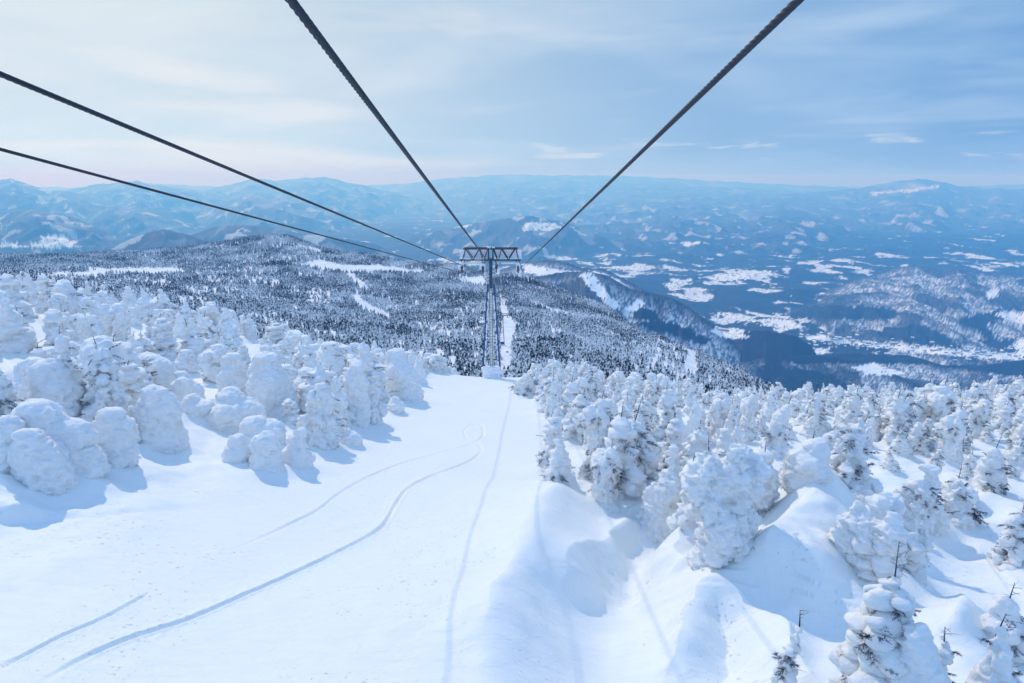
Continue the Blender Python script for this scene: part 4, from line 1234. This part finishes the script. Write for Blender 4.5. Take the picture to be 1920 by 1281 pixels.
# ------------------------------------------------------------------ ropeway
TY = 100.0
def tower(base, axis_top, scale_note, label, snowy=True):
    """lattice-headed mast; base = foot on the snow, axis_top = height of the head's top chord above the foot"""
    root = bpy.data.objects.new('ropeway_tower', None); COL.objects.link(root); root.location = base
    tag(root, label, 'tower', 'towers of the ropeway')
    H = axis_top
    zt, zb = H, H - 1.65
    Wt, Wb = 4.05, 4.55
    m = MB(); gap = 0.9
    for yy in (-gap, gap):
        m.bar((-Wt, yy, zt), (Wt, yy, zt), 0.11); m.bar((-Wb, yy, zb), (Wb, yy, zb), 0.11)
        for s in (-1, 1):
            xs = [Wt, 3.0, 2.0, 1.0, 0.35]
            zz = True
            m.bar((s * 3.75, yy, zt), (s * 4.2, yy, zb), 0.06)
            m.bar((s * 3.7, yy, zt), (s * 2.65, yy, zb), 0.075); m.bar((s * 2.65, yy, zb), (s * 1.65, yy, zt), 0.075)
            m.bar((s * 1.65, yy, zt), (s * 1.2, yy, zb), 0.06); m.bar((s * 1.0, yy, zb), (s * 0.4, yy, zt), 0.075)
            m.bar((s * 0.33, yy, zb), (s * 0.33, yy, zt), 0.09)
    for s in (-1, 1):
        for xx in (Wt, 2.0, 0.5): m.bar((s * xx, -gap, zt), (s * xx, gap, zt), 0.07)
        for xx in (Wb, 2.6, 0.5): m.bar((s * xx, -gap, zb), (s * xx, gap, zb), 0.07)
    link('crossarm_truss', m.mesh('crossarm_truss', M_darksteel), root)
    # rimed walkway parapets behind the truss
    for s in (-1, 1):
        m = MB(); m.box((s * 2.6, gap + 0.25, zb + 0.72), (4.1, 0.16, 1.1)); m.box((s * 2.6, gap - 0.35, zb + 0.10), (4.2, 1.1, 0.10))
        for k in range(9): m.box((s * (0.8 + k * 0.44), gap + 0.22, zb + 1.27 + 0.04 * (k % 2)), (0.40, 0.22, 0.10))
        link('walkway', m.mesh('walkway', M_rime), root)
        m = MB(); m.bar((s * 1.6, 0, zb - 0.65), (s * 4.3, 0, zb - 0.65), 0.09); m.box((s * 2.9, 0.0, zb - 0.52), (2.7, 0.30, 0.14))
        link('gantry_rail', m.mesh('gantry_rail', M_rime), root)
    # four sheave batteries under the head
    for xs in (-4.2, -1.1, 0.88, 4.1):
        m = MB()
        m.box((xs, 0, zb - 0.95), (0.26, 5.2, 0.22)); m.bar((xs - 0.2, 0, zb), (xs - 0.2, 0, zb - 0.9), 0.08); m.bar((xs + 0.2, 0, zb), (xs + 0.2, 0, zb - 0.9), 0.08)
        m.box((xs, -1.6, zb - 1.25), (0.16, 1.6, 0.2)); m.box((xs, 1.6, zb - 1.25), (0.16, 1.6, 0.2))
        fr = link('sheave_battery', m.mesh('sheave_battery', M_darksteel), root)
        for k in range(6):
            w_ = MB(); y0 = -2.2 + k * 0.88
            w_.bar((xs - 0.09, y0, zb - 1.45), (xs + 0.09, y0, zb - 1.45), 0.34, 0.34, 14)
            w_.bar((xs - 0.15, y0, zb - 1.45), (xs + 0.15, y0, zb - 1.45), 0.10, 0.10, 8)
            link('wheel', w_.mesh('wheel', M_steel), fr)
        rm = MB(); rr = random.Random(int(xs * 10) + 50)
        vs, fs = [], []
        for k in range(9):
            c = np.array([xs + rr.uniform(-.38, .38), -1.9 + k * 0.25 + rr.uniform(-.3, .3), zb - rr.uniform(0.3, 2.15)]); s_ = rr.uniform(0.16, 0.42)
            vs.append(ICO_V * np.array([s_ * 0.8, s_, s_ * 1.1]) * (1 + 0.15 * perlin3(ICO_V * 2.2 + k, 5)[:, None]) + c); fs.append(ICO_F + k * len(ICO_V))
        link('rime_clumps', mesh_from('rime_clumps', np.concatenate(vs), np.concatenate(fs), True, M_rime), root)
    # mast head and splayed legs
    m = MB(); m.bar((0, 0, H - 6.0), (0, 0, zb + 0.1), 0.36, 0.30, 4)
    link('mast', m.mesh('mast', M_steelblue), root)
    spread = 1.45
    for s in (-1, 1):
        m = MB()
        m.bar((s * spread, 0, -1.5), (s * 0.45, 0, H - 5.4), 0.30, 0.22, 4)
        link('leg', m.mesh('leg', M_steelblue), root)
    for k, zz in enumerate((3.3, 6.0, 7.0, 9.6, 11.8)):
        if zz > H - 6: break
        wq = spread + (0.45 - spread) * (zz + 1.5) / (H - 3.9)
        m = MB(); m.bar((-wq, 0, zz), (wq, 0, zz), 0.075)
        link('cross_brace', m.mesh('cross_brace', M_darksteel), root)
    # central ladder shaft thick with rime
    m = MB()
    for s in (-0.22, 0.22): m.bar((s, -0.35, 1.0), (s * 0.9, -0.35, zb - 0.2), 0.05)
    for k in range(int((H - 3) / 0.45)): m.bar((-0.22, -0.35, 1.2 + k * 0.45), (0.22, -0.35, 1.2 + k * 0.45), 0.03)
    link('ladder', m.mesh('ladder', M_steel), root)
    vs, fs = [], []
    rr = random.Random(3)
    nb = 46
    for k in range(nb):
        t = k / nb; zc = 1.6 + t * (H - 8.0)
        wq = 0.30 if t < 0.62 else 0.36
        s_ = rr.uniform(0.34, 0.50); c = np.array([rr.uniform(-wq, wq) * (0.35 if t < 0.6 else 0.8), 0.05 + rr.uniform(-.12, .12), zc])
        vs.append(ICO_V * np.array([s_ * 0.75, s_ * 0.7, s_ * 1.5]) * (1 + 0.18 * perlin3(ICO_V * 2.4 + k, 6)[:, None]) + c); fs.append(ICO_F + k * len(ICO_V))
    link('shaft_rime', mesh_from('shaft_rime', np.concatenate(vs), np.concatenate(fs), True, M_rime), root)
    for sg in (-1, 1):
        vs, fs = [], []; n_ = 15
        for k in range(n_):
            s_ = rr.uniform(0.10, 0.19); zz = 1.0 + (H - 7.5) * k / n_ + rr.uniform(-.3, .3)
            wq = spread + (0.45 - spread) * (zz + 1.5) / (H - 3.9)
            c = np.array([sg * (wq - 0.16), -0.16, zz])
            vs.append(ICO_V * np.array([s_ * 0.7, s_ * 0.7, s_ * 3.2]) * (1 + 0.2 * perlin3(ICO_V * 2.4 + k, 8)[:, None]) + c); fs.append(ICO_F + k * len(ICO_V))
        link('leg_rime', mesh_from('leg_rime', np.concatenate(vs), np.concatenate(fs), True, M_rime), root)
    vs, fs = [], []
    for k in range(34):
        s_ = rr.uniform(0.25, 0.6); a = rr.uniform(0, 6.28)
        c = np.array([rr.uniform(-1.45, 1.45), -1.0 + rr.uniform(-.35, .25), rr.uniform(-0.2, 2.2) * (0.35 if k < 16 else 1)])
        vs.append(ICO_V * np.array([s_, s_ * 0.7, s_ * 0.8]) * (1 + 0.2 * perlin3(ICO_V * 2.4 + k, 9)[:, None]) + c); fs.append(ICO_F + k * len(ICO_V))
    link('foot_rime', mesh_from('foot_rime', np.concatenate(vs), np.concatenate(fs), True, M_rime), root)
    # snow-caked gate box at the foot
    m = MB(); m.box((0, -0.5, 1.35), (2.5, 1.2, 1.5)); m.box((0, -0.5, 2.15), (2.65, 1.35, 0.18))
    link('foot_cabin', m.mesh('foot_cabin', M_rime), root)
    m = MB()
    for s in (-1, 1): m.bar((s * 1.33, -0.6, -1.0), (s * 1.33, -0.6, 2.2), 0.13)
    link('foot_posts', m.mesh('foot_posts', M_rime), root)
    # rods on top
    m = MB(); m.bar((-0.25, 0, zt), (-0.25, 0, zt + 1.25), 0.022, 0.012, 5)
    m.bar((0.45, 0, zt), (0.45, 0, zt + 0.7), 0.022, 0.018, 5); m.bar((0.25, 0, zt + 0.62), (0.8, 0, zt + 0.86), 0.018, 0.012, 4); m.bar((0.45, 0, zt + 0.6), (0.5, 0, zt + 0.98), 0.016, 0.01, 4)
    link('lightning_rod', m.mesh('lightning_rod', M_steel), root)
    m = MB(); m.box((-0.25, 0, zt + 0.16), (0.5, 0.5, 0.2)); m.box((0.4, 0, zt + 0.14), (0.42, 0.5, 0.16))
    link('snow_cap', m.mesh('snow_cap', M_rime), root)
    return root

top1 = at(920, 466, TY + 3)
foot_z = at(920, 712, TY + 3).z
tower((top1.x, TY + 3, foot_z), top1.z - foot_z, 1, 'tall rime-coated ropeway tower with blue legs and truss head at the piste end')

def far_tower(px, py_foot, py_top, y, label):
    f = at(px, py_foot, y); t = at(px, py_top, y)
    root = bpy.data.objects.new('ropeway_tower', None); COL.objects.link(root); root.location = f
    tag(root, label, 'tower', 'towers of the ropeway')
    H = t.z - f.z
    m = MB(); m.bar((-4.6, 0, H), (4.6, 0, H), 0.34); m.bar((-4.3, 0, H + 1.3), (4.3, 0, H + 1.3), 0.24)
    for k in range(-4, 5): m.bar((k * 1.05, 0, H), (k * 1.05 + (0.5 if k % 2 else -0.5), 0, H + 1.3), 0.09)
    for xs in (-4.2, -1.1, 1.1, 4.1): m.box((xs, 0, H - 0.9), (0.5, 3.0, 0.9))
    link('crossarm_truss', m.mesh('crossarm_truss', M_steel), root)
    m = MB()
    for s in (-1, 1): m.bar((s * 1.75, 0, -1), (s * 0.6, 0, H), 0.34, 0.28)
    for k in range(5): m.bar((-1.5, 0, 1.5 + k * H / 6), (1.5, 0, 1.5 + k * H / 6), 0.09)
    m.bar((-1.0, 0, 6), (1.0, 0, 10), 0.1); m.bar((1.0, 0, 6), (-1.0, 0, 10), 0.1)
    link('lattice_mast', m.mesh('lattice_mast', M_steel), root)
    m = MB(); m.box((0, -0.6, 0.8), (3.6, 1.4, 1.7)); link('foot_box', m.mesh('foot_box', M_steelblue), root)
    return root
far_tower(941, 645, 592, 470, 'small second ropeway tower with a blue foot box seen beyond the tall one')
far_tower(945, 574, 540, 880, 'tiny third ropeway tower farthest down the line')

def rope(name, pts, R, label, near):
    """twisted strand rope along a polyline"""
    pts = [Vector(p) for p in pts]
    P = []; s = 0.0
    for a, b in zip(pts[:-1], pts[1:]):
        L = (b - a).length; t = 0.0
        while t < L:
            p = a + (b - a) * (t / L)
            P.append((p, (b - a).normalized(), s + t))
            dist = p.length
            t += 0.018 if dist < 12 else (0.05 if dist < 30 else (0.3 if dist < 110 else 6.0))
        s += L
    P.append((pts[-1], (pts[-1] - pts[-2]).normalized(), s))
    n = 24
    th = np.arange(n) * 2 * math.pi / n
    V = np.empty((len(P), n, 3)); pos = np.array([p[0][:] for p in P]); dr = np.array([p[1][:] for p in P]); ss = np.array([p[2] for p in P])
    e = np.cross(dr, np.array([0, 0, 1.0])); e /= np.linalg.norm(e, axis=1)[:, None]; f = np.cross(dr, e)
    far = np.clip((np.linalg.norm(pos, axis=1) - 30) / 15, 0, 1)
    ph = ss * 2 * math.pi / 0.55
    rr = R * (1.04 - 0.30 * (1 - far)[:, None] * np.abs(np.sin(3 * (th[None] - ph[:, None]))) ** 0.0 * (1 - np.abs(np.cos(3 * (th[None] - ph[:, None])))) )
    V = pos[:, None] + rr[..., None] * (np.cos(th)[None, :, None] * e[:, None] + np.sin(th)[None, :, None] * f[:, None])
    i = (np.arange(len(P) - 1)[:, None] * n + np.arange(n)[None]); j = (np.arange(len(P) - 1)[:, None] * n + (np.arange(n)[None] + 1) % n)
    F = np.stack([i, j, j + n, i + n], -1).reshape(-1, 4)
    o = link(name, mesh_from(name, V.reshape(-1, 3), F, True, M_rope))
    tag(o, label, 'rope', 'hauling ropes of the ropeway')
    return o

def rope_pts(px0, py0, y0, px1, py1):
    a = at(px0, py0, y0); b = at(px1, py1, TY + 3)
    back = a + (a - b).normalized() * 14.0
    c = at(941 + (px1 - 920) * 0.21, 594, 470); mid = (b + c) / 2 - Vector((0, 0, 3.5))
    q1 = b.lerp(mid, 0.5) - Vector((0, 0, 1.0)); q2 = mid.lerp(c, 0.5) - Vector((0, 0, 1.0))
    return [back, a, b, q1, mid, q2, c]
rope('haul_rope', rope_pts(545, 0, 3.9, 931, 512), 0.026, 'thick wire rope running from the top edge left of centre down to the tower', 1)
rope('haul_rope', rope_pts(1497, 0, 4.3, 972, 508), 0.026, 'thick wire rope coming in from the top right down to the tower', 1)
rope('haul_rope', rope_pts(0, 139, 6.3, 906, 514), 0.026, 'upper of the two wire ropes entering at the left edge', 1)
rope('haul_rope', rope_pts(0, 280, 10.2, 866, 512), 0.026, 'lower of the two wire ropes entering at the left edge', 1)

# ------------------------------------------------------------------ valley buildings
M_wall = plain('house_wall', (0.30, 0.27, 0.26), 0.8)
M_roofsnow = plain('roof_snow', (0.82, 0.86, 0.92), 0.6, 0, 0.04)
M_pinkroof = plain('faded_red_roof', (0.30, 0.11, 0.20), 0.7)
M_red = plain('red_net', (0.75, 0.07, 0.06), 0.7)
hw = MB(); hw.box((0, 0, 3.0), (12, 9, 6)); hw_me = hw.mesh('wall', M_wall)
hr = MB(); hr.add([(-6.6, -5.2, 5.9), (6.6, -5.2, 5.9), (6.6, 5.2, 5.9), (-6.6, 5.2, 5.9), (-6.6, 0, 9.6), (6.6, 0, 9.6)], [(0, 1, 5, 4), (2, 3, 4, 5), (3, 2, 1, 0)], [(1, 2, 5), (3, 0, 4)])
hr_me = hr.mesh('roof', M_roofsnow)
R3 = random.Random(21)
def cast_far(px, py, y0=1850, y1=9000):
    u_, s_ = us(px, py); yy = np.linspace(y0, y1, 1500)
    hh = np.nonzero(s_ * yy < z_far(u_ * yy, yy))[0]
    return (u_ * yy[hh[0]], yy[hh[0]]) if len(hh) else None
spots = []
for k in range(500):
    px = R3.uniform(1500, 1925); mid = 634 + (px - 1500) * 0.095; py = R3.gauss(mid, 4.0 + 5.0 * R3.random())
    h = cast_far(px, py, 3600)
    if h is None or h[1] > 6200: continue
    if any((h[0] - a) ** 2 + (h[1] - b) ** 2 < 24 ** 2 for a, b in spots): continue
    spots.append(h)
    if len(spots) >= 95: break
for (x, y) in spots:
    root = bpy.data.objects.new('village_house', None); COL.objects.link(root)
    root.location = (x, y, float(z_far(np.array([x]), np.array([y]))[0]) - 0.8); root.rotation_euler = (0, 0, R3.uniform(-0.5, 0.5) + (1.57 if R3.random() < 0.3 else 0))
    s = R3.uniform(0.9, 2.0); root.scale = (s * R3.uniform(0.8, 1.6), s, s * R3.uniform(0.8, 1.1))
    tag(root, 'small snow-roofed house in the valley village at the right', 'house', 'houses of the valley village')
    link('wall', hw_me, root); link('roof', hr_me, root)
print('houses', len(spots))
h = cast_far(1353, 621, 2500)
if h:
    root = bpy.data.objects.new('hotel', None); COL.objects.link(root)
    root.location = (h[0], h[1], float(z_far(np.array([h[0]]), np.array([h[1]]))[0]) - 2); root.rotation_euler = (0, 0, -0.55)
    tag(root, 'long low building with a faded pink roof in a snowfield above the valley', 'building')
    m = MB(); m.box((0, 0, 6), (105, 16, 12)); m.box((30, -14, 4), (30, 14, 8)); link('wall', m.mesh('wall', M_wall), root)
    m = MB(); m.add([(-54, -10, 12.01), (54, -10, 12.01), (54, 10, 12.01), (-54, 10, 12.01), (-54, 0, 18), (54, 0, 18)], [(0, 1, 5, 4), (2, 3, 4, 5), (3, 2, 1, 0)], [(1, 2, 5), (3, 0, 4)])
    link('roof', m.mesh('roof', M_pinkroof), root)
for (px, py, lab) in ((951, 662, 'tiny red safety net beside the ski run below the second tower'), (1315, 700, 'tiny red safety net by the clearing at the right end of the forest')):
    u_, s_ = us(px, py); yy = np.linspace(200, 1500, 900); hh = np.nonzero(s_ * yy < z_mid(u_ * yy, yy))[0]
    if len(hh):
        y_ = float(yy[hh[0]]); m = MB(); m.box((0, 0, 0.5), (1.5, 0.08, 0.7)); m.bar((-0.78, 0, -0.3), (-0.78, 0, 1.1), 0.05); m.bar((0.78, 0, -0.3), (0.78, 0, 1.1), 0.05)
        o = link('safety_net', m.mesh('safety_net', M_red), None, (u_ * y_, y_, float(z_mid(np.array([u_ * y_]), np.array([y_]))[0])))
        tag(o, lab, 'net')

# ------------------------------------------------------------------ haze
hz = MB(); hz.box((0, 25000, (215 - 1260) / 2), (140000, 80000, 215 + 1260))
mh = bpy.data.materials.new('haze'); mh.use_nodes = True
nh = mh.node_tree.nodes; nh.clear()
pv = nh.new('ShaderNodeVolumePrincipled'); pv.inputs['Color'].default_value = (0.15, 0.52, 1.0, 1); pv.inputs['Density'].default_value = 0.000100
pv.inputs['Absorption Color'].default_value = (1.0, 1.0, 1.0, 1)
pv.inputs['Anisotropy'].default_value = 0.4
oo = nh.new('ShaderNodeOutputMaterial'); mh.node_tree.links.new(pv.outputs[0], oo.inputs['Volume'])
o = link('haze', hz.mesh('haze', mh)); tag(o, 'thin blue haze filling the valley', 'haze', None, 'stuff')
